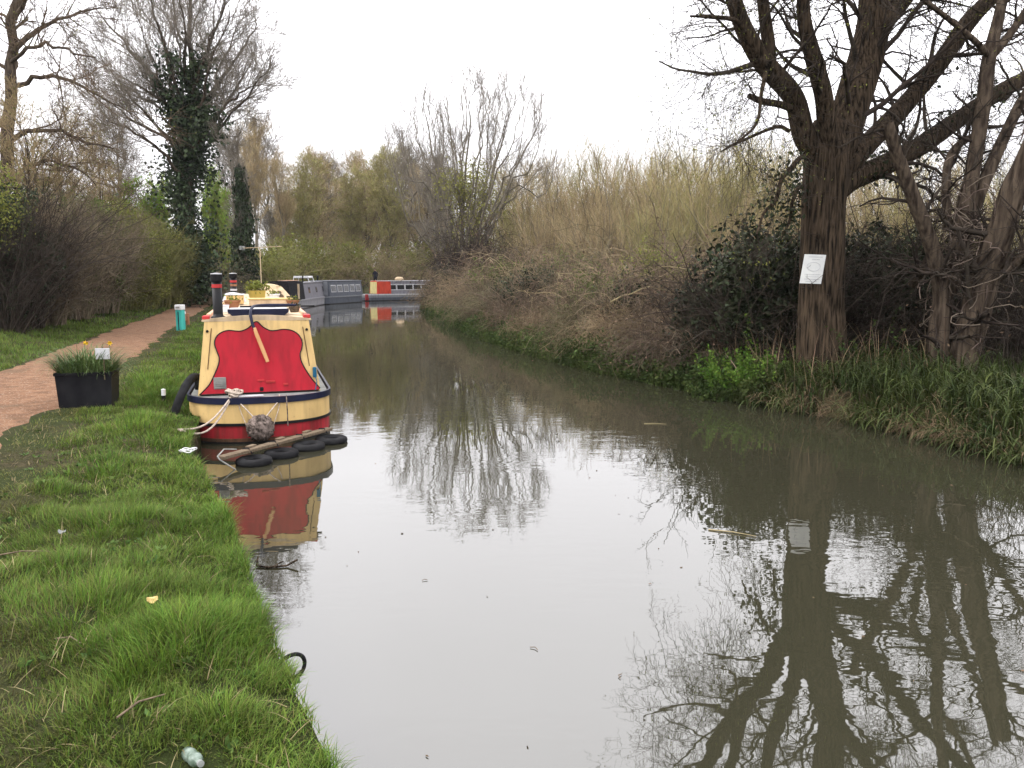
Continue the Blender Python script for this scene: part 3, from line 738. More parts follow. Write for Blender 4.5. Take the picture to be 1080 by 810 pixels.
# person in dark clothes on the far stern
def person(loc, rz):
    r = empty('person', 'person in dark clothes standing on the bank behind the orange boat', 'person', loc, rz)
    J = {'pel': (0, 0, .93, .15), 'sp': (0, 0, 1.12, .145), 'ch': (0, 0, 1.36, .165), 'nk': (0, .0, 1.50, .06), 'hd': (0, .01, 1.60, .088), 'tp': (0, .01, 1.70, .085)}
    E = [('pel', 'sp'), ('sp', 'ch'), ('ch', 'nk'), ('nk', 'hd'), ('hd', 'tp')]
    for s, n_ in ((-1, 'l'), (1, 'r')):
        J.update({n_ + 'sh': (s * .19, 0, 1.42, .075), n_ + 'el': (s * .25, -.02, 1.16, .05), n_ + 'wr': (s * .20, .14, .98, .036), n_ + 'ha': (s * .17, .20, .95, .035),
                  n_ + 'hp': (s * .1, 0, .86, .10), n_ + 'kn': (s * .11, .02, .48, .07), n_ + 'an': (s * .11, 0, .09, .045), n_ + 'to': (s * .12, .15, .04, .04)})
        E += [('ch', n_ + 'sh'), (n_ + 'sh', n_ + 'el'), (n_ + 'el', n_ + 'wr'), (n_ + 'wr', n_ + 'ha'), ('pel', n_ + 'hp'), (n_ + 'hp', n_ + 'kn'), (n_ + 'kn', n_ + 'an'), (n_ + 'an', n_ + 'to')]
    ks = list(J); me = bpy.data.meshes.new('body'); me.from_pydata([J[k][:3] for k in ks], [(ks.index(a), ks.index(b)) for a, b in E], [])
    o = link('body', me, r); md = o.modifiers.new('skin', 'SKIN'); md.use_smooth_shade = True
    for i_, k in enumerate(ks): me.skin_vertices[0].data[i_].radius = (J[k][3], J[k][3] * .85); me.skin_vertices[0].data[i_].use_root = (k == 'pel')
    o.modifiers.new('sub', 'SUBSURF').levels = 1; me.materials.append(M['cloth_dark'])
    MB().lathe((0, -.005, 1.66), [(.0, .14), (.06, .125), (.10, .06), (.105, -.01), (.09, -.06)], 14).build('hair', M['hair'], r, True)
    fc = MB(); fc.lathe((0, .045, 1.635), [(0, .09), (.06, .06), (.075, 0), (.055, -.07), (0, -.1)], 12); fc.build('face', M['skin'], r, True)
hd_ = ob.rotation_euler.z
_p = at(396, 300, 79); person((_p[0], 79, float(gz(_p[0], 79))), pi)

# ------------------------------------------------------------------ bank furniture
q_ = gnd(85, 430, .44)
pl = empty('planter', 'black tapered plastic tub on the grass beside the towpath', 'planter', (q_[0], q_[1] + .25, .43), rad(14), scale=(.8, .8, 1.08))
def tub(w0, d0, w1, d1, z0, z1): return [[-w0, -d0, z0], [w0, -d0, z0], [w0, d0, z0], [-w0, d0, z0], [-w1, -d1, z1], [w1, -d1, z1], [w1, d1, z1], [-w1, d1, z1]]
tb = MB()
_a = tub(.425, .27, .455, .30, 0, .46); _b = tub(.39, .24, .43, .275, .06, .46)
tb.add(_a, [[0, 1, 5, 4], [1, 2, 6, 5], [2, 3, 7, 6], [3, 0, 4, 7], [3, 2, 1, 0]]); tb.add(_b, [[4, 5, 1, 0], [5, 6, 2, 1], [6, 7, 3, 2], [7, 4, 0, 3], [0, 1, 2, 3]])
tb.add(np.concatenate([np.array(_a)[4:], np.array(_b)[4:]]), [[i, (i + 1) % 4, 4 + (i + 1) % 4, 4 + i] for i in range(4)])
mpl = mat('black_plastic', (.006, .006, .008), (.016, .016, .018), 3, .6, .2, 20, spec=.10)
tb.build('tub', mpl, pl)
rm = MB()
for c, s in (((0, -.305, .45), (.94, .025, .04)), ((0, .305, .45), (.94, .025, .04)), ((-.46, 0, .45), (.025, .58, .04)), ((.46, 0, .45), (.025, .58, .04))): rm.box(c, s, bev=.006)
rm.build('rim', mpl, pl)
MB().box((0, 0, .36), (.84, .54, .06)).build('soil', mat('potting_soil', (.018, .013, .01), (.04, .03, .022), 20, 1, 1, 60), pl)
def blades(r, P, H, Wd, lean, droop=.5, seg=4, az=None):
    """grass / strap leaves: P bases, H lengths, Wd widths, lean 0..1; returns V,Q list"""
    n = len(P); az = r.uniform(0, 2 * pi, n) if az is None else az
    o = np.stack([np.cos(az), np.sin(az), np.zeros(n)], 1); s = np.stack([-np.sin(az), np.cos(az), np.zeros(n)], 1)
    L = []; pos = P.copy(); a = lean.copy()
    for k in range(seg + 1):
        w = Wd * (1 - (k / seg) ** 1.6) * .5 + .0002
        L.append(np.stack([pos - s * w[:, None], pos + s * w[:, None]], 1))
        st = (H / seg)[:, None]
        pos = pos + (o * np.sin(a)[:, None] + np.array([0, 0, 1.]) * np.cos(a)[:, None]) * st
        a = a + droop * r.uniform(.5, 1.3, n) * (k + 1) / seg
    V = np.stack(L, 1).reshape(-1, 3); m = (seg + 1) * 2
    b = (np.arange(n) * m)[:, None] + (np.arange(seg) * 2)[None]
    Q = np.stack([b, b + 1, b + 3, b + 2], -1).reshape(-1, 4)
    return V, Q
M['strap'] = mat('strap_leaf', (.055, .092, .026), (.12, .175, .06), 2, .5, isl=.4, spec=.15, trans=.15)
M['petal'] = mat('yellow_petal', (.66, .44, .03), (.75, .52, .05), 5, .6, trans=.2)
RD = np.random.default_rng(21)
dc = empty('daffodil_clump', 'green strap leaves and yellow daffodils growing in the black tub', 'plants', (pl.location.x, pl.location.y, pl.location.z + .40), rad(14))
n = 950; bx = RD.uniform(-.32, .32, n); by = RD.uniform(-.19, .19, n)
az = np.arctan2(by * 1.2, bx) + RD.normal(0, .7, n)
vg = Veg(); vg.add(*blades(RD, np.stack([bx, by, np.zeros(n)], 1), RD.uniform(.28, .72, n), RD.uniform(.009, .018, n), np.abs(RD.normal(.12, .30, n)) + np.abs(bx) * .9, .75, 5, az))
ds_ = vg.mesh('leaves', M['strap']); link('leaves', ds_, dc)
for x, y, z, tilt in ((.34, -.10, .50, .3), (.02, -.12, .52, .9)):
    f = MB(); f.tube([(x * .8, y * .8, 0), (x * .95, y, z * .6), (x, y, z)], .004, 5); fo = f.build('stem', M['strap'], dc)
    h = MB(); R_ = Matrix.Rotation(1.0 + tilt, 3, 'X') @ Matrix.Rotation(tilt, 3, 'Y')
    h.lathe((x, y, z), [(.004, 0), (.016, .012), (.018, .038), (.024, .045), (.015, .035), (.004, .01)], 12, R_)
    for k in range(6):
        a = k * pi / 3; e = np.array([[0, 0, 0], [.016 * cos(a - .6), .016 * sin(a - .6), .004], [.042 * cos(a), .042 * sin(a), .01], [.016 * cos(a + .6), .016 * sin(a + .6), .004]]) @ np.array(R_).T
        h.add(e + np.array([x, y, z]), [[0, 1, 2, 3]])
    h.build('flower', M['petal'], fo)
sg = empty('plant_sign', 'small white sign on a thin stake in the black tub', 'sign', (pl.location.x + .33, pl.location.y - .18, pl.location.z + .40), rad(6))
MB().tube([(0, .008, 0), (.005, .008, .2), (0, .008, .47)], .008, 6).build('stake', M['wood'], sg)
MB().box((.0, -.004, .37), (.195, .012, .155), bev=.004).build('board', M['offwhite'], sg)
MB().tube([(-.03, -.012, .31), (.01, -.012, .37), (.045, -.012, .43)], .0035, 5).build('mark', M['strap'], sg)

q_ = gnd(191, 348, .47)
bo = empty('service_post', 'teal square post with a white cap beside the towpath', 'post', (q_[0], q_[1], .45), rad(-15))
MB().box((0, 0, .34), (.225, .20, .70), bev=.012).build('body', M['teal'], bo)
MB().box((0, -.105, .33), (.03, .012, .62)).build('groove', M['black'], bo)
MB().box((0, 0, .78), (.245, .23, .17), bev=.015).build('cap', M['white'], bo)
MB().box((0, -.12, .775), (.15, .01, .05)).build('plate', M['steel'], bo)
q_ = gnd(199, 342, .47)
mk = empty('marker_post', 'short rusty brown stake with a white tip behind the teal post', 'stake', (q_[0] - .02, q_[1], .45))
MB().lathe((0, 0, 0), [(.06, 0), (.055, .42), (0, .44)], 12).build('stake', M['terracotta'], mk); MB().lathe((-.12, 0, .38), [(0, 0), (.05, .03), (.05, .1), (0, .14)], 10).build('tip', M['white'], mk)
q_ = gnd(218, 318, .6)
sp_ = empty('waymark_post', 'tall dark post with a pale strip beyond the hedge end', 'post', (q_[0], q_[1], .5)); MB().box((0, 0, .85), (.2, .2, 1.7), bev=.02).build('post', M['wood'], sp_); MB().box((.11, -.105, 1.15), (.08, .02, .9)).build('strip', M['offwhite'], sp_)
q_ = gnd(223, 318, .55)
wb = empty('wheelbarrow', 'pale grey wheelbarrow left at the towpath edge left of the chimney', 'wheelbarrow', (q_[0], q_[1], .5), rad(70), scale=1.15)
MB().add(tub(.18, .28, .34, .52, .38, .72), [[0, 1, 5, 4], [1, 2, 6, 5], [2, 3, 7, 6], [3, 0, 4, 7], [3, 2, 1, 0], [4, 5, 6, 7]]).build('tray', M['offwhite'], wb)
MB().torus((0, .72, .18), .13, .05, 20, 8, Matrix.Rotation(pi / 2, 3, 'Y')).build('wheel', M['rubber'], wb, True)
for s in (-1, 1):
    MB().tube([(s * .06, .75, .18), (s * .2, .1, .37), (s * .3, -.95, .6)], .022, 7).build('handle', M['steel'], wb); MB().tube([(s * .22, -.1, .4), (s * .26, -.3, 0)], .02, 6).build('leg', M['steel'], wb)

def small(name, label, cat, px, py, dz=0):
    q = gnd(px, py, .44); z = float(gz(q[0], q[1])); q = gnd(px, py, z); return (float(q[0]), float(q[1]), float(gz(q[0], q[1])) + dz)
rk = np.random.default_rng(8)
# litter on the grass
a = np.linspace(0, 2 * pi, 40)
hs = MB(); hs.tube(np.stack([.075 * np.cos(a), .03 * np.sin(a * 2) * .2, .075 * np.sin(a)], 1), .011, 8); hs = hs.build('ring', M['rubber'], None, True)
q_ = gnd(303, 703, .22); hs.location = tuple(q_ + np.array([.02, 0, 0])); hs.rotation_euler = (.2, .3, rad(35)); tag(hs, 'dark ring of pipe hanging at the grassy water edge', 'pipe ring')
q_ = small('', '', '', 204, 808, .03)
bt = empty('plastic_bottle', 'crumpled clear green plastic bottle in the grass at the photo bottom', 'bottle', q_, rad(40), scale=.8); 
mgl = mat('clear_plastic', (.16, .22, .17), (.34, .42, .36), 26, .2, 1, 30, spec=.6, trans=.35)
MB().lathe((0, 0, 0), [(0, -.09), (.03, -.088), (.034, -.04), (.028, 0), (.034, .03), (.03, .06), (.014, .085), (.013, .1)], 16, Matrix.Rotation(rad(78), 3, 'X')).build('bottle_body', mgl, bt, True)
MB().lathe((0, -.10, .022), [(0, 0), (.016, 0), (.016, .02), (0, .022)], 12, Matrix.Rotation(rad(78), 3, 'X')).build('bottle_cap', M['deckgrey'], bt)
q_ = small('', '', '', 162, 652, .10)
lf = MB(); g = np.linspace(-1, 1, 7); U, Vv = np.meshgrid(g, g, indexing='ij'); msk = .05
X = U * .045 * (1 - .3 * Vv ** 2); Y_ = Vv * .035 * (1 - .4 * U ** 2); Z = .02 * U ** 2 + .012 * np.sin(3 * Vv)
lf.add(np.stack([X, Y_, Z], -1).reshape(-1, 3), [[i * 7 + j, (i + 1) * 7 + j, (i + 1) * 7 + j + 1, i * 7 + j + 1] for i in range(6) for j in range(6)])
lf = lf.build('fallen_leaf', mat('pale_dead_leaf', (.45, .33, .13), (.62, .48, .22), 30, .8), None, True); lf.location = q_; lf.scale = (.65,) * 3; lf.rotation_euler = (rad(25), 0, .4); tag(lf, 'curled pale yellow dead leaf alone on the grass', 'leaf')
q_ = small('', '', '', 66, 569, .05)
ws = MB(); ws.add(np.stack([X * .9, Y_ * .9, Z], -1).reshape(-1, 3), [[i * 7 + j, (i + 1) * 7 + j, (i + 1) * 7 + j + 1, i * 7 + j + 1] for i in range(6) for j in range(6)]); ws = ws.build('litter_scrap', M['deckgrey'], None, True); ws.location = q_; ws.scale = (.7,) * 3; tag(ws, 'flat grey scrap of litter on the worn ground left', 'litter')
q_ = small('', '', '', 196, 484, .08)
wk = MB()
for k in range(3):
    b_ = np.linspace(0, 2 * pi, 18); wk.tube(np.stack([.11 * np.cos(b_) + .04 * k, .05 * np.sin(b_ + k), .03 + .02 * k + .02 * np.sin(b_ * 2)], 1), .010, 6)
wk = wk.build('rope_loop', M['white'], None, True); wk.location = q_; wk.scale = (.6,) * 3; tag(wk, 'small tangle of white rope in the grass near the water', 'rope')
q_ = small('', '', '', 173, 424, 0)
pg = empty('mooring_peg', 'short dark peg with a white top in the grass beside the boat', 'peg', q_); MB().lathe((0, 0, 0), [(.028, -.1), (.028, .1), (0, .105)], 10).build('peg', M['black'], pg); MB().lathe((0, 0, .1), [(.032, 0), (.032, .09), (0, .1)], 10).build('tip', M['white'], pg)
for k, (px, py, rz, L, lab) in enumerate(((22, 590, .3, .34, 'brown dead stick lying on the worn ground left'), (150, 752, 1.0, .22, 'short brown stick in the grass near the photo bottom'), (72, 682, -.3, .16, 'pale broken stick in the grass below the scrap'))):
    q_ = small('', '', '', px, py, .035); s = MB().tube([(-L / 2, 0, 0), (0, .02, .012), (L / 2, 0, .0)], [.005, .0045, .003], 6).build('stick', M['wood'], None, True); s.location = q_; s.rotation_euler = (0, 0, rz); tag(s, lab, 'stick')
# bits floating on the water
for k, (px, py, L, rz, lab) in enumerate(((772, 562, .42, -.45, 'pale floating stick drifting before the tree reflection'), (691, 447, .34, -.12, 'tan floating twig near the bramble bank'), (563, 684, .06, -.7, 'tiny floating twig on the open bright water'), (655, 713, .05, 1.3, 'dark speck of twig on the water'), (448, 612, .04, .2, 'tiny floating leaf stem on the pale water'))):
    q_ = gnd(px, py, .006); s = MB().tube([(-L / 2, 0, 0), (0, .015, .004), (L / 2, 0, 0)], [.007, .006, .003] if L > .2 else .0025, 6).build('floating_twig', M['cane_tan' if L > .2 else 'wood'], None, True); s.location = tuple(q_); s.rotation_euler = (0, 0, rz); tag(s, lab, 'twig')
fd_ = np.random.default_rng(31); n = 150; Y = 3 + 17 * fd_.random(n) ** 1.3; x = xl(Y) + .3 + (xr(Y) - xl(Y) - .6) * fd_.random(n); az_ = fd_.uniform(0, 6.28, n)
v = Veg(); v.add(*leaf_quads(fd_, np.stack([x, Y, np.full(n, .004)], 1), .028, .4, D=np.stack([np.cos(az_), np.sin(az_), fd_.uniform(0, .12, n)], 1))); o = link('floating_debris', v.mesh('floating_debris', M['leaf_brown'])); tag(o, 'tiny leaf scraps drifting on the water', 'debris', kind='stuff')
q_ = gnd(284, 598, .0)
sn = MB(); sn.tube([(-.12, .1, .05), (-.1, .0, .012), (0, -.03, .008), (.14, .0, .012), (.22, .03, .05)], .008, 6); sn.tube([(0.02, -.03, .008), (.1, .05, .03)], .005, 5); sn = sn.build('floating_branch', M['bark_willow'], None, True); sn.location = tuple(q_); tag(sn, 'dark forked branch lying in the water beside the long grass', 'branch')

# ------------------------------------------------------------------ trees
def px_limb(pts, K=14):
    """pts: (px, py, depth, diameter px)"""
    P = np.array([at(a, b, c) for a, b, c, d in pts]); R = np.array([d * c / FPX / 2 for a, b, c, d in pts]) * LIMB
    p, q = spline(P, R, K); j = JIT.normal(0, .022 * np.linalg.norm(P[-1] - P[0]) / (K ** .5) , p.shape); j[:2] = 0
    p = p + np.cumsum(j, 0) * .5 + j
    return p, q
LIMB, JIT = .66, np.random.default_rng(90)
def tree_root(name, label, cat, P, group=None):
    return empty(name, label, cat, (float(P[0]), float(P[1]), float(P[2])), 0, group)

# --- the big willow with the notice
YW = 14.3
tx, tz = at(868, 388, YW)[0], .62
def L_(pts): return [np.array([at(a, b, YW + c) for a, b, c, d in pts]), np.array([d * YW / FPX / 2 * .87 for a, b, c, d in pts])]
limbs = [
 L_([(868, 402, 0, 82), (868, 388, 0, 66), (867, 365, 0, 58), (866, 320, 0, 53), (867, 280, 0, 53), (869, 230, .02, 51), (871, 190, .02, 51), (872, 158, .02, 48), (876, 128, .05, 34)]),
 L_([(866, 172, 0, 24), (848, 143, -.1, 26), (836, 102, -.3, 22), (807, 68, -.6, 22), (787, 36, -.8, 19), (774, 0, -1.0, 17), (764, -45, -1.1, 15), (748, -110, -1.2, 11), (735, -190, -1.2, 7)]),
 L_([(812, 78, -.55, 14), (811, 50, -.6, 15), (806, 12, -.75, 13), (801, -40, -.9, 12), (800, -110, -1.1, 9), (790, -200, -1.2, 6)]),
 L_([(876, 165, -.15, 24), (872, 130, -.3, 22), (868, 98, -.45, 20), (857, 58, -.6, 18), (848, 20, -.7, 15), (848, -20, -.8, 14), (854, -90, -.9, 11), (846, -190, -1, 7)]),
 L_([(878, 175, .1, 40), (890, 140, .15, 42), (902, 100, .25, 42), (915, 55, .4, 40), (922, 18, .5, 38), (922, -25, .6, 35), (914, -90, .7, 28), (905, -180, .8, 18)]),
 L_([(918, 60, .35, 22), (934, 24, .3, 20), (955, -2, .3, 18), (985, -45, .2, 15), (1010, -110, .1, 11), (1030, -190, 0, 7)]),
 L_([(882, 188, .2, 26), (898, 170, .3, 26), (924, 143, .5, 24), (960, 104, .8, 23), (994, 62, 1.0, 22), (1024, 20, 1.2, 20), (1054, -10, 1.3, 17), (1100, -60, 1.5, 13), (1150, -130, 1.6, 8)]),
 L_([(878, 205, .2, 30), (900, 188, .4, 28), (930, 175, .7, 26), (968, 155, 1.0, 24), (1006, 129, 1.3, 22), (1050, 100, 1.6, 20), (1085, 80, 1.9, 18), (1140, 45, 2.2, 14), (1210, 0, 2.5, 9)]),
 L_([(838, 116, -.3, 9), (822, 110, -.5, 8), (804, 107, -.75, 7.5), (790, 101, -.9, 6)]),
 L_([(856, 168, -.2, 7), (845, 166, -.4, 6), (832, 180, -.6, 5.5), (824, 190, -.7, 5), (818, 212, -.9, 4.5), (806, 224, -1.0, 3.5), (798, 247, -1.2, 2)]),
 L_([(868, 205, .3, 8), (846, 196, .0, 5), (836, 212, -.2, 4.5), (833, 232, -.2, 3.5), (824, 252, -.3, 2)]),
 L_([(788, 40, -.8, 7), (776, 22, -1.2, 5), (750, 18, -1.7, 4), (728, 17, -2.1, 2)]),
 L_([(808, 76, -.7, 6), (803, 98, -1.0, 4), (798, 130, -1.2, 3), (778, 150, -1.5, 2)]),
 L_([(832, 138, -.3, 5), (818, 134, -.5, 4), (775, 152, -1.0, 3), (760, 160, -1.2, 1.5)]),
]
wr = tree_root('willow_tree', 'massive old willow on the right bank with a white notice on its trunk', 'tree', (tx, YW, tz))
org = np.array([tx, YW, tz])
vg = Veg()
for k, (P, R) in enumerate(limbs):
    big = R.max() > .12
    vg.add(*bark_limb(P - org, R, 44 if k == 0 else (26 if big else 12), .13 if k == 0 else (.10 if big else .06), k * 5 + 1, 26 if k == 0 else 12))
link('trunk', vg.mesh('trunk', M['bark_willow']), wr)
r = np.random.default_rng(41)
def clear(p, q):
    wp = p + org; bad = ((np.abs(wp[..., 0] - 5.27 * wp[..., 1] / 13.8) < .55) & (wp[..., 2] > 1.3) & (wp[..., 2] < 3.3) & (wp[..., 1] < 14.35)).any(1); return p[~bad], q[~bad]
vg = Veg(); lf = Veg()
for k, (P, R) in enumerate(limbs[1:]):
    p, q = spline(P - org, R, 16)
    big = R.max() > .12
    if big:
        ps, qs = grow(r, p[None], q[None], 4, 2.0, 16, (28, 60), (.3, .95), .03, .10, .36, .22, .02); ps, qs = clear(ps, qs)
        vg.tub(ps, qs, 8); p_all, q_all = np.concatenate([p[None], ps]), np.concatenate([q[None], qs])
    else: p_all, q_all = p[None], q[None]
    p1, r1 = grow(r, p_all, q_all, 12 if big else 9, 2.1 if big else 1.1, 8, (30, 80), (.15, 1), -.03, .17, .24, .35, .006); p1, r1 = clear(p1, r1)
    p2, r2 = grow(r, p1, r1, 7, 1.0, 7, (25, 65), (.15, 1), -.08, .17, .55, .4, .0034); p2, r2 = clear(p2, r2)
    p3, r3 = grow(r, p2, r2, 4, .5, 4, (25, 60), (.2, 1), -.08, .2, .6, .5, .0026); p3, r3 = clear(p3, r3)
    vg.tub(p1, r1, 5); vg.tub(p2, r2, 4); vg.tub(p3, r3, 3)
    e = p3[:, -1]; e = e[r.random(len(e)) < .35]
    lf.add(*leaf_quads(r, np.repeat(e, 2, 0) + r.normal(0, .03, (2 * len(e), 3)), .045, .4, .2))
link('twigs', vg.mesh('twigs', M['twig_dark']), wr)
link('buds', lf.mesh('buds', M['leaf_olive']), wr)
iv = Veg(); lm = [spline(P - org, R, 16) for P, R in (limbs[6], limbs[7], limbs[9], limbs[10])]
P = np.concatenate([pts_on(r, lm[2:], 700, (.12, .1, .12), .15, 1), pts_on(r, lm[1:2], 1100, (.16, .16, .2), .12, .62), pts_on(r, lm[:1], 350, (.12, .12, .15), .05, .5)]); k_ = vnoise(P[:, 0] * 2.5 + 40, P[:, 2] * 2.5 + 40, 3); P = P[k_ > .45]
iv.add(*leaf_quads(r, P, .085, .6, -.2)); link('ivy', iv.mesh('ivy', M['leaf_dark']), wr)

# notice pinned on the trunk
nc_ = np.array([at(*p, YW - .50) for p in ((848, 269), (870.7, 269.3), (867, 299), (845, 297.8))])
ex = nrm(nc_[1] - nc_[0] + nc_[2] - nc_[3]); ez = nrm(nc_[0] - nc_[3] + nc_[1] - nc_[2]); ez = nrm(ez - ex * (ex @ ez)); ey = np.cross(ez, ex)
nw, nh = .375, .50
nt_ = empty('notice', 'white paper notice with faint printing pinned to the willow trunk', 'notice', nc_.mean(0))
nt_.rotation_mode = 'QUATERNION'; nt_.rotation_quaternion = Matrix(np.stack([ex, ey, ez], 1).tolist()).to_quaternion()
sh = MB(); uu = np.linspace(-1, 1, 9)
Vs = [[u * nw / 2 + (.024 * v), .018 * u * u + (.003 if s else 0), v * nh / 2] for s in (0, 1) for u in uu for v in (-1, 1)]
Qs = [[2 * i, 2 * i + 2, 2 * i + 3, 2 * i + 1] for i in range(8)] + [[18 + 2 * i + 1, 18 + 2 * i + 3, 18 + 2 * i + 2, 18 + 2 * i] for i in range(8)]
sh.add(Vs, Qs); sh.build('sheet', mat('notice_paper', (.60, .61, .60), (.68, .69, .66), 6, .6), nt_)
mk_ = MB(); rr_ = np.random.default_rng(2)
for v, w0, w1, hh in ((.83, -.55, .7, .03), (.66, -.25, .45, .035), (-.36, -.72, .78, .022), (-.52, -.6, .65, .018), (-.70, -.66, .74, .03), (-.86, -.5, .55, .026)):
    x = w0
    while x < w1:
        wd = rr_.uniform(.06, .17); x2 = min(x + wd, w1)
        mk_.box(((x + x2) / 2 * nw / 2 + .024 * v, -.004 + .018 * ((x + x2) / 2) ** 2, v * nh / 2), ((x2 - x) * nw / 2, .003, hh * nh / 2)); x = x2 + .035
mk_.build('print', mat('faded_print', (.33, .33, .36), (.42, .42, .45), 30, .7), nt_)
a = np.linspace(0, 2 * pi, 40)
MB().tube(np.stack([.62 * nw / 2 * np.cos(a) + .004, -.004 + .018 * (.62 * np.cos(a)) ** 2, .17 * nh / 2 + .30 * nh / 2 * np.sin(a)], 1), .003, 4).build('oval', mat('pale_print', (.46, .46, .49), rough=.7), nt_)

# --- leaning multi-stemmed tree right of it
YS = 13.6
def S_(pts): return [np.array([at(a, b, YS + c) for a, b, c, d in pts]), np.array([d * YS / FPX / 2 * 1.22 for a, b, c, d in pts])]
stems = [
 S_([(990, 402, 0, 24), (988, 388, 0, 20), (991, 340, 0, 17), (994, 311, 0, 16), (984, 266, -.1, 12), (968, 221, -.25, 11), (949, 170, -.4, 10), (936, 130, -.5, 9)]),
 S_([(992, 318, 0, 14), (1007, 288, .1, 14), (1016, 224, .2, 14), (1026, 179, .3, 12), (1037, 110, .4, 12), (1043, 62, .5, 11), (1054, 15, .6, 9), (1062, -30, .7, 8), (1066, -110, .8, 5)]),
 S_([(1010, 402, -.1, 30), (1014, 383, -.1, 25), (1027, 338, -.2, 24), (1040, 290, -.3, 23), (1058, 238, -.5, 21), (1070, 200, -.6, 21), (1081, 176, -.7, 19), (1100, 130, -.9, 16), (1125, 60, -1.1, 12)]),
 S_([(1012, 290, .2, 10), (1028, 219, .3, 11), (1052, 160, .4, 10), (1073, 115, .5, 9), (1095, 75, .6, 8), (1120, 10, .7, 6)]),
 S_([(1000, 240, .3, 7), (998, 207, .4, 8), (1000, 172, .5, 7), (1010, 154, .6, 7), (1026, 143, .7, 5)]),
 S_([(1043, 62, .5, 8), (1062, 40, .5, 7), (1084, 8, .5, 6), (1110, -40, .5, 4)]),
 S_([(1043, 60, .5, 6), (1030, 45, .3, 5), (1010, 28, .1, 4), (985, 8, -.1, 4), (960, -10, -.3, 3)]),
 S_([(1040, 300, -.2, 9), (1062, 285, -.5, 9), (1095, 255, -.9, 8), (1120, 230, -1.2, 6)]),
 S_([(962, 300, .8, 8), (975, 282, .5, 8), (985, 262, .3, 7)]),
]
s0 = at(1003, 392, YS); org = np.array([s0[0], s0[1], .6])
sr = tree_root('scrub_tree', 'leaning several-stemmed bare tree at the right bank, right of the willow', 'tree', org)
vg = Veg()
for k, (P, R) in enumerate(stems): vg.add(*bark_limb(P - org, R, 20 if R.max() > .1 else 12, .10, 60 + k * 4, 14))
link('trunk', vg.mesh('trunk', M['bark_brown']), sr)
r = np.random.default_rng(42); vg = Veg()
for k, (P, R) in enumerate(stems):
    p, q = spline(P - org, R, 16)
    p1, r1 = grow(r, p[None], q[None], 15, 1.3, 6, (30, 85), (.12, 1), .04, .2, .35, .35, .008)
    p2, r2 = grow(r, p1, r1, 6, .75, 5, (25, 70), (.2, 1), 0, .2, .55, .4, .0045)
    p3, r3 = grow(r, p2, r2, 3, .4, 4, (25, 60), (.2, 1), -.03, .2, .6, .5, .003)
    p1, r1 = clear(p1, r1); p2, r2 = clear(p2, r2); p3, r3 = clear(p3, r3)
    vg.tub(p1, r1, 5); vg.tub(p2, r2, 4); vg.tub(p3, r3, 3)
link('twigs', vg.mesh('twigs', M['twig_dark']), sr)
# pale vines tangled round the stems
vg = Veg(); c0 = at(1020, 285, YS) - org
n = 80; st = r.normal(0, 1, (n, 3)) * [.26, .25, .75] + c0; d = nrm(r.normal(size=(n, 3)) + [0, 0, .6]); P = np.empty((n, 12, 3)); P[:, 0] = st
for j in range(1, 12):
    d = nrm(d + .42 * r.normal(size=(n, 3)) + .35 * (c0 - P[:, j - 1]) * [1, 1, .15]); P[:, j] = P[:, j - 1] + d * .12
vg.tub(P, np.full((n, 12), .008), 5); link('vines', vg.mesh('vines', mat('dry_vine', (.10, .075, .06), (.19, .15, .12), 2, .9, isl=.3)), sr)

# --- generic crowns
def twigs_on(r, limbs, spec, S=(5, 3, 3, 3)):
    """limbs list of (P,R) resampled equally; spec list of grow kwargs; returns Veg and last level points"""
    vg = Veg(); P = np.stack([p for p, q in limbs]); R = np.stack([q for p, q in limbs]); last = None
    for k, s in enumerate(spec):
        P, R = grow(r, P, R, **s); vg.tub(P, R, S[min(k, len(S) - 1)]); last = (P, R)
    return vg, last
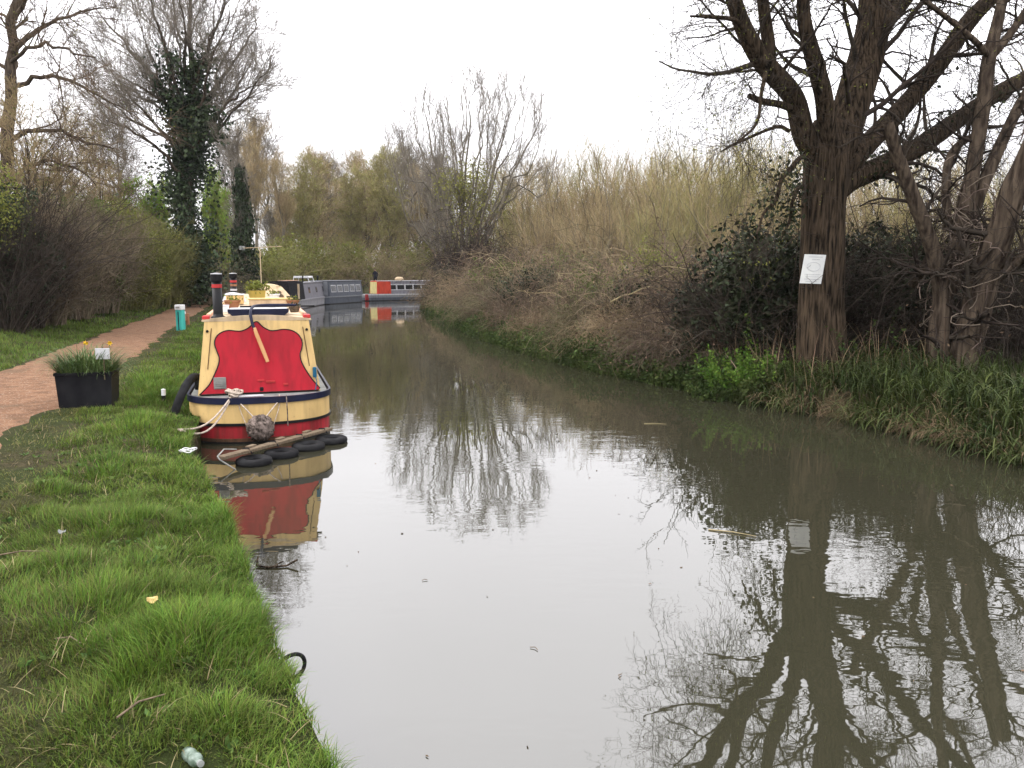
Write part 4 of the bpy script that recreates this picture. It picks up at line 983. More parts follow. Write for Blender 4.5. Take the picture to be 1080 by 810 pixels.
# bare tree proto set (local coordinates, base at origin)
def make_tree(name, label, H, r0, seed, style, group):
    r = np.random.default_rng(seed)
    root = empty(name, label, 'tree', (0, 0, 0), 0, group)
    K = 12; tr = np.zeros((1, K, 3)); tr[0, :, 2] = np.linspace(-.3, H * .92, K); tr[0, :, :2] = np.cumsum(r.normal(0, H * .008, (K, 2)), 0)
    R = (r0 * np.linspace(1, .12, K) ** 1.1)[None]
    up, a1, n1, L1 = style['up'], style['ang'], style['n1'], style['L1']
    p1, r1 = grow(r, tr, R, n1, H * L1, 7, a1, (style.get('t0', .22), .97), up, .09, .55, .25, .02, .55)
    v = Veg(); v.tub(tr, R, 8); v.tub(p1, r1, 5); link('trunk', v.mesh('trunk', style['bark']), root)
    p2, r2 = grow(r, p1, r1, style['n2'], H * .16, 5, (20, 50), (.2, 1), up * .8, .12, .6, .35, .018)
    p3, r3 = grow(r, p2, r2, style['n3'], H * .085, 4, (20, 50), (.2, 1), up * .6, .15, .6, .4, .014)
    p4, r4 = grow(r, p3, r3, style['n4'] + 1, H * .055, 3, (20, 50), (.2, 1), up * .5, .15, .6, .5, .012)
    v = Veg(); v.tub(p2, r2, 4); v.tub(p3, r3, 3); v.tub(p4, r4, 3); link('crown', v.mesh('crown', style['twig']), root)
    if style.get('leaf'):
        e = np.concatenate([p4[:, -1], p4[:, 1], p3[:, 2]]); e = e[r.random(len(e)) < style['ld']]
        v = Veg(); v.add(*leaf_quads(r, e + r.normal(0, .08, e.shape), style.get('ls', .13), .5, .2)); link('foliage', v.mesh('foliage', style['leaf']), root)
    if style.get('ivy'):
        m = 8000; v = Veg(); t = r.uniform(0, .95, m); ang = r.uniform(0, 2 * pi, m); w = style['ivy'] * (1 - t * .6) * r.uniform(.3, 1.1, m) * (.35 + 1.25 * vnoise(t * 9, ang * 1.1, seed))
        P = np.stack([w * np.cos(ang), w * np.sin(ang), t * H * .85], 1) + np.stack([np.interp(t, np.linspace(0, 1, K), tr[0, :, 0]), np.interp(t, np.linspace(0, 1, K), tr[0, :, 1]), t * 0], 1)
        v.add(*leaf_quads(r, P, .26, .8, -.3)); link('ivy', v.mesh('ivy', M['leaf_ivy']), root)
    return root
def place(proto, px, Y, label, H_px_top=None, H=None, rz=0.0, first=None, z=None, sx=1.0):
    x = at(px, 290, Y)[0]; z0 = float(gz(x, Y)) - .05 if z is None else z
    s = 1.0
    if H_px_top is not None: s = (at(px, H_px_top, Y)[2] - z0) / H
    sc = (s * sx, s * sx, s)
    if first:
        proto.location = (x, Y, z0); proto.rotation_euler = (0, 0, rz); proto.scale = sc; proto['label'] = label; return proto
    return dup(proto, (x, Y, z0), rz, label, sc)

ST_far = dict(up=.16, ang=(25, 50), n1=26, L1=.36, n2=7, n3=5, n4=4, bark=M['bark_grey'], twig=M['twig_grey'])
ST_olive = dict(up=.2, ang=(20, 45), n1=26, L1=.34, n2=7, n3=5, n4=4, bark=M['bark_grey'], twig=M['twig_olive'], leaf=M['leaf_bud'], ld=.30, ls=.16)
ST_brown = dict(up=.12, ang=(25, 55), n1=24, L1=.36, n2=7, n3=5, n4=4, bark=M['bark_brown'], twig=M['twig_tan'], leaf=M['leaf_olive'], ld=.10, ls=.15)
ST_tall = dict(up=.28, ang=(18, 35), n1=22, L1=.30, n2=6, n3=5, n4=4, bark=M['bark_grey'], twig=M['twig_tan'], t0=.3)
ST_fresh = dict(up=.08, ang=(30, 70), n1=26, L1=.38, n2=8, n3=5, n4=3, bark=M['bark_grey'], twig=M['twig_olive'], leaf=M['leaf_fresh'], ld=.9, ls=.20, t0=.08)
ST_ivy = dict(up=.1, ang=(25, 55), n1=16, L1=.24, n2=6, n3=4, n4=3, bark=M['bark_grey'], twig=M['twig_grey'], ivy=1.5)
GF = 'bare trees far behind the moored boats'
f1 = make_tree('bare_tree', '', 14, .26, 101, ST_far, GF)
f2 = make_tree('budding_tree', '', 13, .24, 102, ST_olive, GF)
f3 = make_tree('bare_tree', '', 13, .25, 103, ST_brown, GF)
f4 = make_tree('tall_tree', '', 15, .22, 104, ST_tall, GF)
FT = [(f1, 14, 'grey bare tree with a spreading crown far left behind the moored boats', 286, 84, 150, 1), (f4, 15, 'slim upright bare tree just right of the dark ivy column', 272, 72, 128, .9), (f4, 15, 'slim pale tree standing behind the lilac boat roof frame', 303, 78, 172, 1), (f2, 13, 'olive budding tree behind the black boat canopy', 318, 82, 178, 1.25),
      (f3, 13, 'brownish bare tree above the lilac grey boat', 338, 88, 176, 1.2), (f1, 14, 'pale bare tree left of the slate blue boat windows', 352, 98, 176, 1.1), (f2, 13, 'olive green tree above the slate blue boat', 368, 92, 190, 1.3), (f3, 13, 'tan twiggy tree behind the far person', 392, 96, 174, 1.2),
      (f2, 13, 'yellow-olive budding tree above the orange boat', 410, 90, 168, 1.2), (f1, 14, 'grey bare tree behind the orange boat and its sack', 428, 104, 160, 1.1), (f3, 13, 'tan bare tree at the canal bend left of the scrub', 448, 98, 182, 1.2), (f2, 13, 'olive tree beyond the bend, behind the many-stemmed tree', 470, 108, 190, 1.2),
      (f4, 15, 'tall slim tree standing beyond the black canopy', 326, 112, 165, 1.1), (f4, 15, 'tall slim tree right behind the slate blue boat', 380, 116, 172, 1.2), (f3, 13, 'brown tree standing behind the brown bush on the right bank', 500, 112, 196, 1.2), (f1, 14, 'grey bare tree rising over the dark ivy column', 250, 80, 140, 1), (f4, 15, 'slim tree between the fresh green tree and the boats', 262, 95, 150, 1.1),
      (f1, 14, 'grey bare tree left of the ivy-clad giant, beyond the hedge', 130, 62, 120, 1), (f3, 13, 'brown bare tree behind the far end of the hedge', 108, 48, 150, 1.1), (f3, 13, 'brown twiggy tree over the middle of the hedge', 72, 36, 130, 1.1), (f3, 13, 'brown twiggy tree rising over the near hedge end', 36, 29, 118, 1.1)]
FT += [(f2, 13, 'olive tree low between the aerial pole and the black canopy', 295, 100, 205, 1.7), (f3, 13, 'tan tree far behind the white roof frame', 330, 120, 188, 1.6), (f2, 13, 'olive tree far behind the join of the lilac and slate boats', 350, 124, 196, 1.7), (f3, 13, 'brown tree far behind the slate blue boat', 372, 122, 186, 1.7),
       (f2, 13, 'olive tree far behind the person on the bank', 400, 120, 182, 1.7), (f3, 13, 'tan tree far behind the yellow boat stern', 386, 104, 196, 1.6), (f2, 13, 'olive tree far behind the sack on the orange boat', 424, 124, 176, 1.6), (f3, 13, 'brown tree far off at the bend, left of the many-stemmed tree', 446, 126, 188, 1.7), (f1, 14, 'grey bare tree far off beyond the dark blue boat', 462, 90, 170, 1.2), (f3, 13, 'brown tree far off behind the osiers', 545, 118, 190, 1.7)]
_seen = set(); rp = np.random.default_rng(9)
for p_, H_, lab, px, Y, top, sx in FT:
    fr = p_.name not in _seen; _seen.add(p_.name)
    place(p_, px, Y, lab, top, H_, rp.uniform(0, 6.28), fr, sx=sx)
e1 = make_tree('fresh_green_tree', '', 8, .16, 105, ST_fresh, 'trees in fresh green leaf beyond the hedge')
place(e1, 229, 60, 'fresh green leafy tree between the ivy-clad giant and dark column', 178, 8, 1.0, True, sx=.5)
place(e1, 158, 50, 'fresh green leafy tree showing over the hedge left of ivy', 186, 8, 3.0, sx=.9)
place(e1, 236, 68, 'fresh green leafy tree set back, close left of the dark column', 200, 8, 4.4, sx=.5)
i1 = make_tree('ivy_column_tree', '', 10, .2, 106, ST_ivy, None); del_ = place(i1, 256, 54, 'narrow dark tree column smothered in ivy behind the boats', 142, 10, .5, True, sx=.55)

# --- the tall ash clad in ivy
YA = 46
def pxtree(name, label, base, limbs, spec, bark, twig, K=14, S=12, cat='tree', amp=.06):
    P0 = at(base[0], base[1], base[2]); P0[2] = float(gz(P0[0], P0[1])); root = tree_root(name, label, cat, P0)
    lm = []
    for pts in limbs:
        P, R = px_limb(pts, K); lm.append((P - P0, R))
    v = Veg()
    for k, (P, R) in enumerate(lm): v.add(*tubes(P[None], R[None], S))
    link('trunk', v.mesh('trunk', bark), root)
    return root, lm, P0
ash = [[(197, 318, YA, 17), (197, 280, YA, 15), (195, 220, YA, 14), (196, 160, YA, 12), (197, 120, YA, 11), (200, 85, YA, 9), (203, 50, YA, 7), (200, 10, YA, 5), (196, -40, YA, 3)],
       [(195, 190, YA, 7), (180, 170, YA - 1, 5), (160, 150, YA - 2, 4), (138, 138, YA - 3, 3), (112, 128, YA - 3.5, 1.5)],
       [(196, 135, YA, 7), (178, 105, YA, 6), (155, 75, YA + .5, 5), (130, 45, YA + 1, 3.5), (112, 20, YA + 1.5, 2), (98, 0, YA + 2, 1)],
       [(197, 118, YA, 6), (182, 75, YA - 1, 5), (170, 35, YA - 1.5, 4), (158, -5, YA - 2, 2.5), (150, -40, YA - 2, 1.5)],
       [(198, 140, YA, 7), (216, 108, YA + 1, 6), (236, 78, YA + 1.5, 4.5), (256, 50, YA + 2, 3), (272, 25, YA + 2, 1.5)],
       [(198, 105, YA, 6), (212, 70, YA - 1, 5), (226, 35, YA - 2, 4), (238, 0, YA - 2.5, 2.5), (246, -35, YA - 3, 1.5)],
       [(199, 165, YA, 6), (222, 130, YA - 1.5, 5), (244, 105, YA - 2, 3.5), (262, 92, YA - 2.5, 2), (280, 88, YA - 3, 1)],
       [(200, 85, YA, 5), (192, 45, YA + 2, 4), (184, 5, YA + 3, 3), (178, -40, YA + 3, 2)],
       [(196, 130, YA, 5), (170, 118, YA + 2, 4), (140, 98, YA + 3, 3), (118, 90, YA + 4, 1.5)]]
_q = np.random.default_rng(72)
for k, a in enumerate(np.linspace(-172, -12, 15)):
    y0 = _q.uniform(95, 165); a = rad(a + _q.normal(0, 4)); R_ = _q.uniform(78, 108); ex_, ey_ = 196 + R_ * cos(a), 118 + R_ * 1.25 * sin(a); dz_ = _q.uniform(-4, 4)
    ash.append([(197, y0, YA, 6), (197 + (ex_ - 197) * .3, y0 + (ey_ - y0) * .22, YA + dz_ * .3, 4.5), (197 + (ex_ - 197) * .65 + _q.normal(0, 4), y0 + (ey_ - y0) * .6, YA + dz_ * .7, 3), (ex_, ey_, YA + dz_, 1)])
ar, al, A0 = pxtree('ivy_clad_tree', 'tall bare tree with its trunk smothered in dark ivy beside the towpath', (197, 314, YA), ash, None, M['bark_brown'], None)
r = np.random.default_rng(51)
v, last = twigs_on(r, al, [dict(n=11, L=3.0, K=7, ang=(20, 50), tr=(.3, 1), up=.08, wig=.08, rr=.5, tip=.3, rmin=.022), dict(n=6, L=1.7, K=5, ang=(20, 45), tr=(.15, 1), up=.06, wig=.09, rr=.6, rmin=.012), dict(n=5, L=1.0, K=4, ang=(20, 45), tr=(.15, 1), up=.05, wig=.1, rr=.6, rmin=.008), dict(n=3, L=.55, K=3, ang=(20, 45), tr=(.15, 1), up=.05, wig=.1, rr=.7, rmin=.006)])
link('crown', v.mesh('crown', M['twig_grey']), ar)
iv = Veg(); P = np.concatenate([pts_on(r, al[:1], 15000, (.48, .48, .3), .02, .56), pts_on(r, al[:1], 5000, (.75, .7, .5), .05, .38), pts_on(r, al[2:7], 5000, (.42, .42, .4), 0, .32), pts_on(r, al[:1], 2500, (1.15, .8, .6), .02, .3)])
k_ = vnoise(P[:, 0] * .9 + 40, P[:, 2] * .75 + P[:, 1] * .6 + 40, 3); P = P[(k_ > .43 - .15 * r.random(len(P))) | ((np.hypot(P[:, 0], P[:, 1]) < .62) & (r.random(len(P)) < .6))]
iv.add(*leaf_quads(r, P, .21, .85, -.4)); link('ivy', iv.mesh('ivy', M['leaf_ivy']), ar)

# --- far-left tree leaning in over the hedge
YB = 31
lt = [[(6, 345, YB, 26), (6, 270, YB, 22), (7, 190, YB, 19), (9, 120, YB, 17), (12, 60, YB, 15), (16, 10, YB, 13), (20, -50, YB, 10), (22, -130, YB, 6)],
      [(9, 150, YB, 8), (30, 138, YB - .5, 7), (58, 138, YB - 1, 5), (90, 150, YB - 1.5, 3.5), (118, 158, YB - 2, 2)],
      [(10, 95, YB, 8), (34, 82, YB - .3, 6.5), (66, 84, YB - .8, 5), (100, 100, YB - 1.5, 3.5), (134, 118, YB - 2, 1.6)],
      [(13, 55, YB, 8), (40, 30, YB + .5, 6), (72, 16, YB + 1, 4), (104, 8, YB + 1.2, 2)],
      [(15, 20, YB, 7), (34, -10, YB - .5, 5), (66, -30, YB - 1, 4), (110, -30, YB - 1, 2)],
      [(11, 75, YB, 6), (-20, 55, YB, 5), (-60, 30, YB, 3)],
      [(8, 200, YB, 8), (26, 178, YB - 1, 6), (52, 172, YB - 1.5, 4), (84, 182, YB - 2, 2.5), (102, 196, YB - 2, 1.5)],
      [(12, 65, YB, 6), (38, 48, YB - 2, 5), (70, 50, YB - 3, 3.5), (104, 62, YB - 3.5, 2)]]
lr_, ll, L0 = pxtree('overhanging_tree', 'bare tree at far left, its drooping branches reaching over the hedge', (6, 340, YB), lt, None, M['bark_brown'], None)
r = np.random.default_rng(52)
v, last = twigs_on(r, ll, [dict(n=14, L=2.5, K=7, ang=(25, 70), tr=(.2, 1), up=.01, wig=.16, rr=.5, tip=.3, rmin=.016), dict(n=6, L=1.4, K=5, ang=(25, 60), tr=(.2, 1), up=-.03, wig=.18, rr=.6, rmin=.008), dict(n=7, L=.75, K=4, ang=(25, 60), tr=(.15, 1), up=-.03, wig=.2, rr=.6, rmin=.006)])
link('crown', v.mesh('crown', mat('brown_twig', (.085, .06, .04), (.15, .11, .075), 1, .9, isl=.3)), lr_)
e = last[0][:, -1]; e = e[r.random(len(e)) < .25]; v = Veg(); v.add(*leaf_quads(r, e, .07, .5)); link('buds', v.mesh('buds', M['leaf_olive']), lr_)

# --- many-stemmed tree in the middle
YC = 58
LIMB = .42
ct = [[(481, 312, YC, 8), (476, 300, YC, 7.5), (458, 272, YC - 1, 6), (440, 245, YC - 1.5, 5), (427, 225, YC - 2, 4), (419, 190, YC - 2, 3), (412, 160, YC - 2, 1.5)],
      [(484, 312, YC, 8), (478, 270, YC, 7), (468, 220, YC, 5.5), (458, 165, YC + .5, 4), (450, 120, YC + .5, 2), (447, 95, YC + .5, 1)],
      [(488, 312, YC, 9), (488, 260, YC, 7), (488, 212, YC, 6), (494, 150, YC, 4), (498, 105, YC, 2), (500, 85, YC, 1)],
      [(492, 312, YC, 9), (500, 260, YC + .5, 7), (510, 212, YC + 1, 5.5), (526, 155, YC + 1, 4), (538, 115, YC + 1, 2), (544, 95, YC + 1, 1)],
      [(495, 312, YC, 8), (510, 265, YC - .5, 6), (526, 225, YC - 1, 5), (548, 175, YC - 1, 3.5), (566, 140, YC - 1, 2), (578, 122, YC - 1, 1)],
      [(468, 290, YC - .5, 5), (448, 240, YC, 4), (440, 195, YC + .5, 3), (432, 150, YC + 1, 2), (430, 125, YC + 1, 1)],
      [(494, 290, YC, 5), (518, 235, YC, 4), (545, 205, YC, 3), (575, 175, YC + .5, 1.5)],
      [(490, 250, YC, 5), (480, 190, YC - 1, 4), (474, 140, YC - 1, 2.5), (470, 105, YC - 1, 1)],
      [(500, 245, YC, 5), (512, 185, YC + 2, 3.5), (516, 130, YC + 2, 2), (520, 98, YC + 2, 1)]]
_q = np.random.default_rng(71)
for t in np.linspace(.04, .96, 17):
    ex_, ey_ = 408 + 180 * t + _q.normal(0, 5), 172 - 84 * (1 - (2 * t - 1) ** 2) ** .75 + _q.normal(0, 6); sx_ = 480 + 16 * t; dz_ = _q.uniform(-4, 4)
    ct.append([(sx_, 312, YC, 7), (sx_ + (ex_ - sx_) * .14, 265, YC + dz_ * .2, 5.5), (sx_ + (ex_ - sx_) * .5 + _q.normal(0, 4), 215 + (ey_ - 215) * .25, YC + dz_ * .6, 4), (sx_ + (ex_ - sx_) * .82 + _q.normal(0, 3), ey_ + 52, YC + dz_, 2.6), (ex_, ey_, YC + dz_, 1)])
cr_, cl, C0_ = pxtree('many_stemmed_tree', 'bare fan-shaped tree with several stems alone at the middle of the right bank', (486, 308, YC), ct, None, M['bark_grey'], None, S=8)
r = np.random.default_rng(53)
v, last = twigs_on(r, cl, [dict(n=11, L=3.0, K=7, ang=(16, 45), tr=(.28, 1), up=.17, wig=.06, rr=.5, tip=.3, rmin=.02), dict(n=6, L=1.6, K=5, ang=(16, 42), tr=(.15, 1), up=.12, wig=.07, rr=.6, rmin=.010), dict(n=4, L=.85, K=3, ang=(18, 45), tr=(.15, 1), up=.1, wig=.08, rr=.6, rmin=.008)], (4, 3, 3))
link('crown', v.mesh('crown', M['twig_grey']), cr_)
g0_ = np.array([at(a, b, YC) for a, b in ((488, 205), (500, 190), (512, 215), (478, 195), (495, 235))]) - C0_
P = g0_[r.integers(0, 5, 3800)] + r.normal(0, .72, (3800, 3)); v = Veg(); v.add(*leaf_quads(r, P, .19, .6)); link('ivy', v.mesh('ivy', M['leaf_bud']), cr_)

# ------------------------------------------------------------------ shrubs, scrub and thickets
def cane_field(r, n, rx, ry, L, lean, g, K=7, wig=.12, rad0=.007, clump=None):
    """n arching canes from a disc; g = droop per step"""
    a = r.uniform(0, 2 * pi, n); q = np.sqrt(r.random(n))
    P = np.empty((n, K, 3)); P[:, 0] = np.stack([rx * q * np.cos(a), ry * q * np.sin(a), np.full(n, -.05)], 1)
    o = np.stack([np.cos(a), np.sin(a), np.zeros(n)], 1) * q[:, None] * lean + r.normal(0, lean * .45, (n, 3)) * [1, 1, 0]
    d = nrm(o + [0, 0, 1.0]); st = (L * r.uniform(.5, 1.2, n) / (K - 1))[:, None]
    for j in range(1, K):
        d = nrm(d + wig * r.normal(size=(n, 3)) + np.array([0, 0, -g * j / K])); P[:, j] = P[:, j - 1] + d * st
    P[:, :, 2] = np.maximum(P[:, :, 2], -.1)
    return P, (rad0 * r.uniform(.6, 1.2, n))[:, None] * np.linspace(1, .45, K)[None]
def lumps(r, n, rx, ry, rz, zc, seed, shell=.45, amp=.5, fr=2.3):
    d = nrm(r.normal(size=(n, 3))); el = np.arcsin(d[:, 2]); az = np.arctan2(d[:, 1], d[:, 0])
    k = 1 - amp * .5 + amp * vnoise((az + 3.2) * fr, el * fr * 1.3 + 5, seed) + amp * .3 * (vnoise((az + 3.2) * fr * 3, el * fr * 3 + 5, seed + 4) - .5)
    q = (shell + (1 - shell) * r.random(n) ** .7) * k
    P = d * q[:, None] * [rx, ry, rz]; P[:, 2] += zc
    return P[P[:, 2] > -.05]

def make_bramble(name, label, seed, mc, ml, n=520, leaves=900, R0=.95, L=1.9, ml2=None, n2=500, group=None):
    r = np.random.default_rng(seed); root = empty(name, label, 'bush', (0, 0, 0), 0, group)
    P, R = cane_field(r, n, R0, R0, L, .62, .55, 8, .16, .0075)
    k_ = r.random(n) < .07; R[k_] *= 2.0; P[k_] = P[k_, :1] + (P[k_] - P[k_, :1]) * [1, 1, 1.35]; sc_ = r.uniform(.55, 1.3, n)[:, None, None]; P = P[:, :1] + (P - P[:, :1]) * sc_
    p1, r1 = grow(r, P, R, 4, .8, 5, (25, 75), (.25, 1), -.08, .2, .75, .5, .0055)
    p2, r2 = grow(r, p1, r1, 1, .4, 4, (25, 75), (.2, 1), -.10, .2, .7, .5, .0032)
    v = Veg(); v.tub(P, R, 3); v.tub(p1, r1, 3); v.tub(p2, r2, 3); link('canes', v.mesh('canes', mc), root)
    v = Veg(); q = np.concatenate([p1[:, 2:].reshape(-1, 3), P[:, 4:].reshape(-1, 3)]); q = q[r.integers(0, len(q), leaves)]
    v.add(*leaf_quads(r, q + r.normal(0, .03, q.shape), .07, .6)); link('dead_leaves', v.mesh('dead_leaves', ml), root)
    if ml2 is not None:
        v = Veg(); q = lumps(r, n2, R0 * 1.1, R0 * 1.1, L * .38, .25, seed, .2)
        v.add(*leaf_quads(r, q, .075, .6, .2)); link('foliage', v.mesh('foliage', ml2), root)
    return root
GB = 'bramble bushes along the right bank'
br1 = make_bramble('bramble_bush', '', 201, M['cane'], M['leaf_brown'], 340, 1500, 1.0, 1.9, M['leaf_hedge'], 1300, GB)
br2 = make_bramble('bramble_bush', '', 202, M['cane_tan'], M['leaf_brown'], 400, 1200, .85, 2.1, M['leaf_hedge'], 500, GB)
br3 = make_bramble('bramble_bush', '', 203, M['cane'], M['leaf_brown'], group=GB, ml2=M['leaf_bank'], n2=1500)
def recolour(o, part, m):
    for c in o.children:
        if c.name.split('.')[0] == part: c.material_slots[0].link = 'OBJECT'; c.material_slots[0].material = m
def put(proto, seen, x, Y, label, s, rz):
    z = float(gz(x, Y)) - .03; sc = s if not np.isscalar(s) else (s, s, s)
    if proto.name not in seen:
        seen.add(proto.name); proto.location = (x, Y, z); proto.rotation_euler = (0, 0, rz); proto.scale = sc; proto['label'] = label; return proto
    return dup(proto, (x, Y, z), rz, label, sc)
M['cane_dark'] = mat('dark_bramble_cane', (.062, .047, .036), (.175, .132, .095), 1.2, .9, isl=.5)
M['cane_olive'] = mat('olive_bramble_cane', (.075, .065, .038), (.19, .165, .10), 1.2, .9, isl=.45)
class _C(dict):
    def __missing__(self, k): return M['cane_dark'] if k[0] else M['cane_tan'] if k[1] else M['cane_olive'] if k[2] else M['cane']
CANES = _C(); rp = np.random.default_rng(77); sb_ = set()
BRL = [(br3, 730, 17.0, .85, 'dark tangled bramble at the water left of the green nettles'), (br1, 690, 18.3, .75, 'purplish bramble bush left of the dark evergreen shrub'), (br2, 650, 20.0, .75, 'tan bramble bush over green bank plants, opposite the boat'),
       (br1, 712, 21.5, 1.15, 'tall brown bramble behind the purplish one'), (br3, 622, 22.0, .8, 'bramble with green leaves at the foot of the thicket'), (br2, 668, 25, 1.25, 'tall tan bramble directly below the osier stems'), (br1, 580, 25.0, .8, 'low reddish brown bramble leaning to the water mid-bank'),
       (br2, 625, 29, 1.35, 'tan bramble mound below the middle of the thicket'), (br1, 548, 28.5, .85, 'brown bramble right of the dark mid-bank bush'), (br3, 535, 33, 1.0, 'green-tinged bramble mound near the foot of the many-stemmed tree'), (br2, 512, 36, 1.0, 'tan bramble beside the dark bush at the water edge'),
       (br1, 492, 41, 1.1, 'small brown bramble in front of the many-stemmed tree'), (br2, 478, 46, 1.1, 'pale tan bramble left of the many-stemmed tree'), (br1, 464, 52, 1.15, 'brown bramble nearest the orange boat on the right bank'), (br2, 455, 60, 1.2, 'farthest tan bramble at the canal bend'),
       (br1, 765, 20.5, 1.35, 'brown bramble behind the dark evergreen shrub'), (br2, 585, 36, 1.7, 'high tan bramble mound in front of the osiers'), (br3, 645, 34, 1.7, 'brown and green bramble deep in the thicket foot'), (br1, 600, 31, 1.25, 'dark brown bramble in the middle of the scrub'), (br2, 700, 31, 1.8, 'high tan bramble right of the thicket middle'),
       (br1, 555, 44, 1.8, 'brown bramble mound behind the mid-bank brambles'), (br3, 750, 30, 1.9, 'high greenish bramble behind the dark evergreen shrub'), (br2, 530, 50, 1.9, 'tan bramble right behind the dark mid-bank bush')]
for p_, px, Y, s, lab in BRL:
    x = max(at(px, 300, Y)[0], xr(Y) + .35 + 1.45 * s); p_.location.z += 0; o = put(p_, sb_, x, Y, lab, (s * rp.uniform(.9, 1.25), s * rp.uniform(.85, 1.1), s * rp.uniform(.75, 1.1)), rp.uniform(0, 6.28)); recolour(o, 'canes', CANES['purpl' in lab or 'dark' in lab, 'tan' in lab, 'green' in lab])
bdk = make_bramble('dark_bush', 'dark brown dense bush round the base of the many-stemmed tree', 204, M['twig_dark'], M['leaf_brown'], 900, 2600, .75, 2.0)
bdk.location = (at(502, 300, 54)[0], 54, float(gz(at(502, 300, 54)[0], 54))); bdk.scale = (1.75, 1.75, 3.0)

for k, (px, py, Y, rz, L, lab) in enumerate(((640, 300, 25.5, 2.9, 3.4, 'long pale dead branch leaning over the scrub in mid-bank'), (690, 318, 20.5, .35, 2.4, 'pale dead branch lying across the purplish bramble'), (575, 318, 28, 2.7, 2.2, 'pale dead branch on the low bramble near the bend'), (745, 300, 17.5, 2.6, 2.2, 'thin pale dead branch slanting over the dark bramble'))):
    r = np.random.default_rng(900 + k); c = at(px, py, Y); m_ = np.array([cos(rz), sin(rz) * .4, .0]); P = np.array([c + m_ * L * (t - .5) + np.array([0, 0, .5 * t + .12 * sin(5 * t)]) for t in np.linspace(0, 1, 10)]); P += r.normal(0, .03, P.shape)
    o = bpy.data.objects.new; v = Veg(); R = np.linspace(.028, .008, 10); v.tub(P[None] - c, R[None], 7); p1, r1 = grow(r, P[None] - c, R[None], 9, .8, 6, (25, 60), (.2, 1), .03, .14, .6, .35, .006); v.tub(p1, r1, 5)
    o = link('dead_branch', v.mesh('dead_branch', M['cane_tan'])); o.location = tuple(c); tag(o, lab, 'branch')

# osier thicket
def make_osier(name, label, seed, H, n, mt, mb, leaf=None, ld=.2, group=None, R0=.8, lean=.32):
    r = np.random.default_rng(seed); root = empty(name, label, 'willow shrub', (0, 0, 0), 0, group)
    P, R = cane_field(r, n, R0, R0, H, lean, .03, 9, .05, .028)
    v = Veg(); v.tub(P, R, 5); link('trunk', v.mesh('trunk', mb), root)
    p1, r1 = grow(r, P, R, 15, H * .34, 6, (12, 38), (.2, .97), .10, .09, .5, .35, .009, .3)
    p2, r2 = grow(r, p1, r1, 5, H * .15, 4, (12, 40), (.1, 1), .07, .1, .6, .4, .007)
    v = Veg(); v.tub(p1, r1, 3); v.tub(p2, r2, 3); link('crown', v.mesh('crown', mt), root)
    if leaf:
        e = np.concatenate([p2.reshape(-1, 3), p1[:, 2:].reshape(-1, 3)]); e = e[r.random(len(e)) < ld]
        v = Veg(); v.add(*leaf_quads(r, e + r.normal(0, .03, e.shape), .11, .35, .4)); link('foliage', v.mesh('foliage', leaf), root)
    return root
GO = 'osier willows in the thicket on the right bank'
os1 = make_osier('osier_willow', '', 301, 6.5, 36, M['twig_tan'], M['bark_grey'], group=GO)
os2 = make_osier('osier_willow', '', 302, 6.5, 34, M['twig_olive'], M['bark_grey'], M['leaf_bud'], .03, group=GO)
os3 = make_osier('osier_willow', '', 303, 6.5, 30, M['twig_ochre'], M['bark_grey'], M['leaf_bud'], .08, group=GO, lean=.26)
so = set()
OSL = [(os2, 562, 70, 176, 'olive osier willow immediately right of the many-stemmed tree'), (os1, 590, 66, 170, 'tan osier willow at the left end of the thicket'), (os2, 622, 68, 167, 'olive osier willow in the left half of the thicket'), (os1, 648, 62, 166, 'tan osier above the tallest tan bramble'),
       (os1, 676, 60, 168, 'tan osier willow in the middle of the thicket'), (os3, 704, 62, 162, 'ochre osier willow in the middle of the thicket'), (os1, 728, 55, 170, 'tan osier left of the yellow willows'), (os2, 752, 50, 165, 'olive osier willow behind the dark evergreen shrub'),
       (os1, 606, 77, 168, 'tan osier at the back of the thicket, left end'), (os2, 662, 78, 164, 'olive osier at the back of the thicket, middle'), (os1, 700, 76, 166, 'tan osier at the back of the thicket, right end'), (os2, 540, 74, 190, 'olive osier willow behind the many-stemmed tree'),
       (os3, 775, 54, 148, 'yellow willow shrub left of the big trunk, fresh with buds'), (os3, 812, 52, 138, 'tallest yellow budding willow, close left of the notice trunk'), (os3, 745, 60, 150, 'yellow budding willow over the thicket right end'), (os1, 795, 40, 205, 'tan osier low behind the dark evergreen shrub'),
       (os1, 905, 36, 182, 'tan osier between the big willow and the leaning stems'), (os2, 950, 34, 194, 'olive osier behind the leaning stems, left'), (os1, 1000, 38, 176, 'tan osier behind the leaning stems, middle'), (os2, 1050, 32, 188, 'olive osier at the right photo edge'), (os3, 1085, 44, 150, 'ochre osier at the right photo edge, behind'), (os1, 840, 56, 150, 'tan osier directly behind the big willow trunk'), (os3, 930, 58, 132, 'ochre osier far behind, right of the big trunk'), (os1, 860, 38, 195, 'low tan osier hidden behind the notice trunk'),
       (os1, 634, 50, 205, 'shorter tan osier in front of the thicket, left of middle'), (os2, 690, 46, 205, 'shorter olive osier in front of the thicket, right of middle'), (os1, 575, 56, 215, 'shorter tan osier at the left front of the thicket')]
for p_, px, Y, top, lab in OSL: 
    x = at(px, 290, Y)[0]; z0 = float(gz(x, Y)); s = (at(px, top, Y)[2] - z0) / 6.9
    put(p_, so, x, Y, lab, (s * 1.0, s * 1.0, s), rp.uniform(0, 6.28))

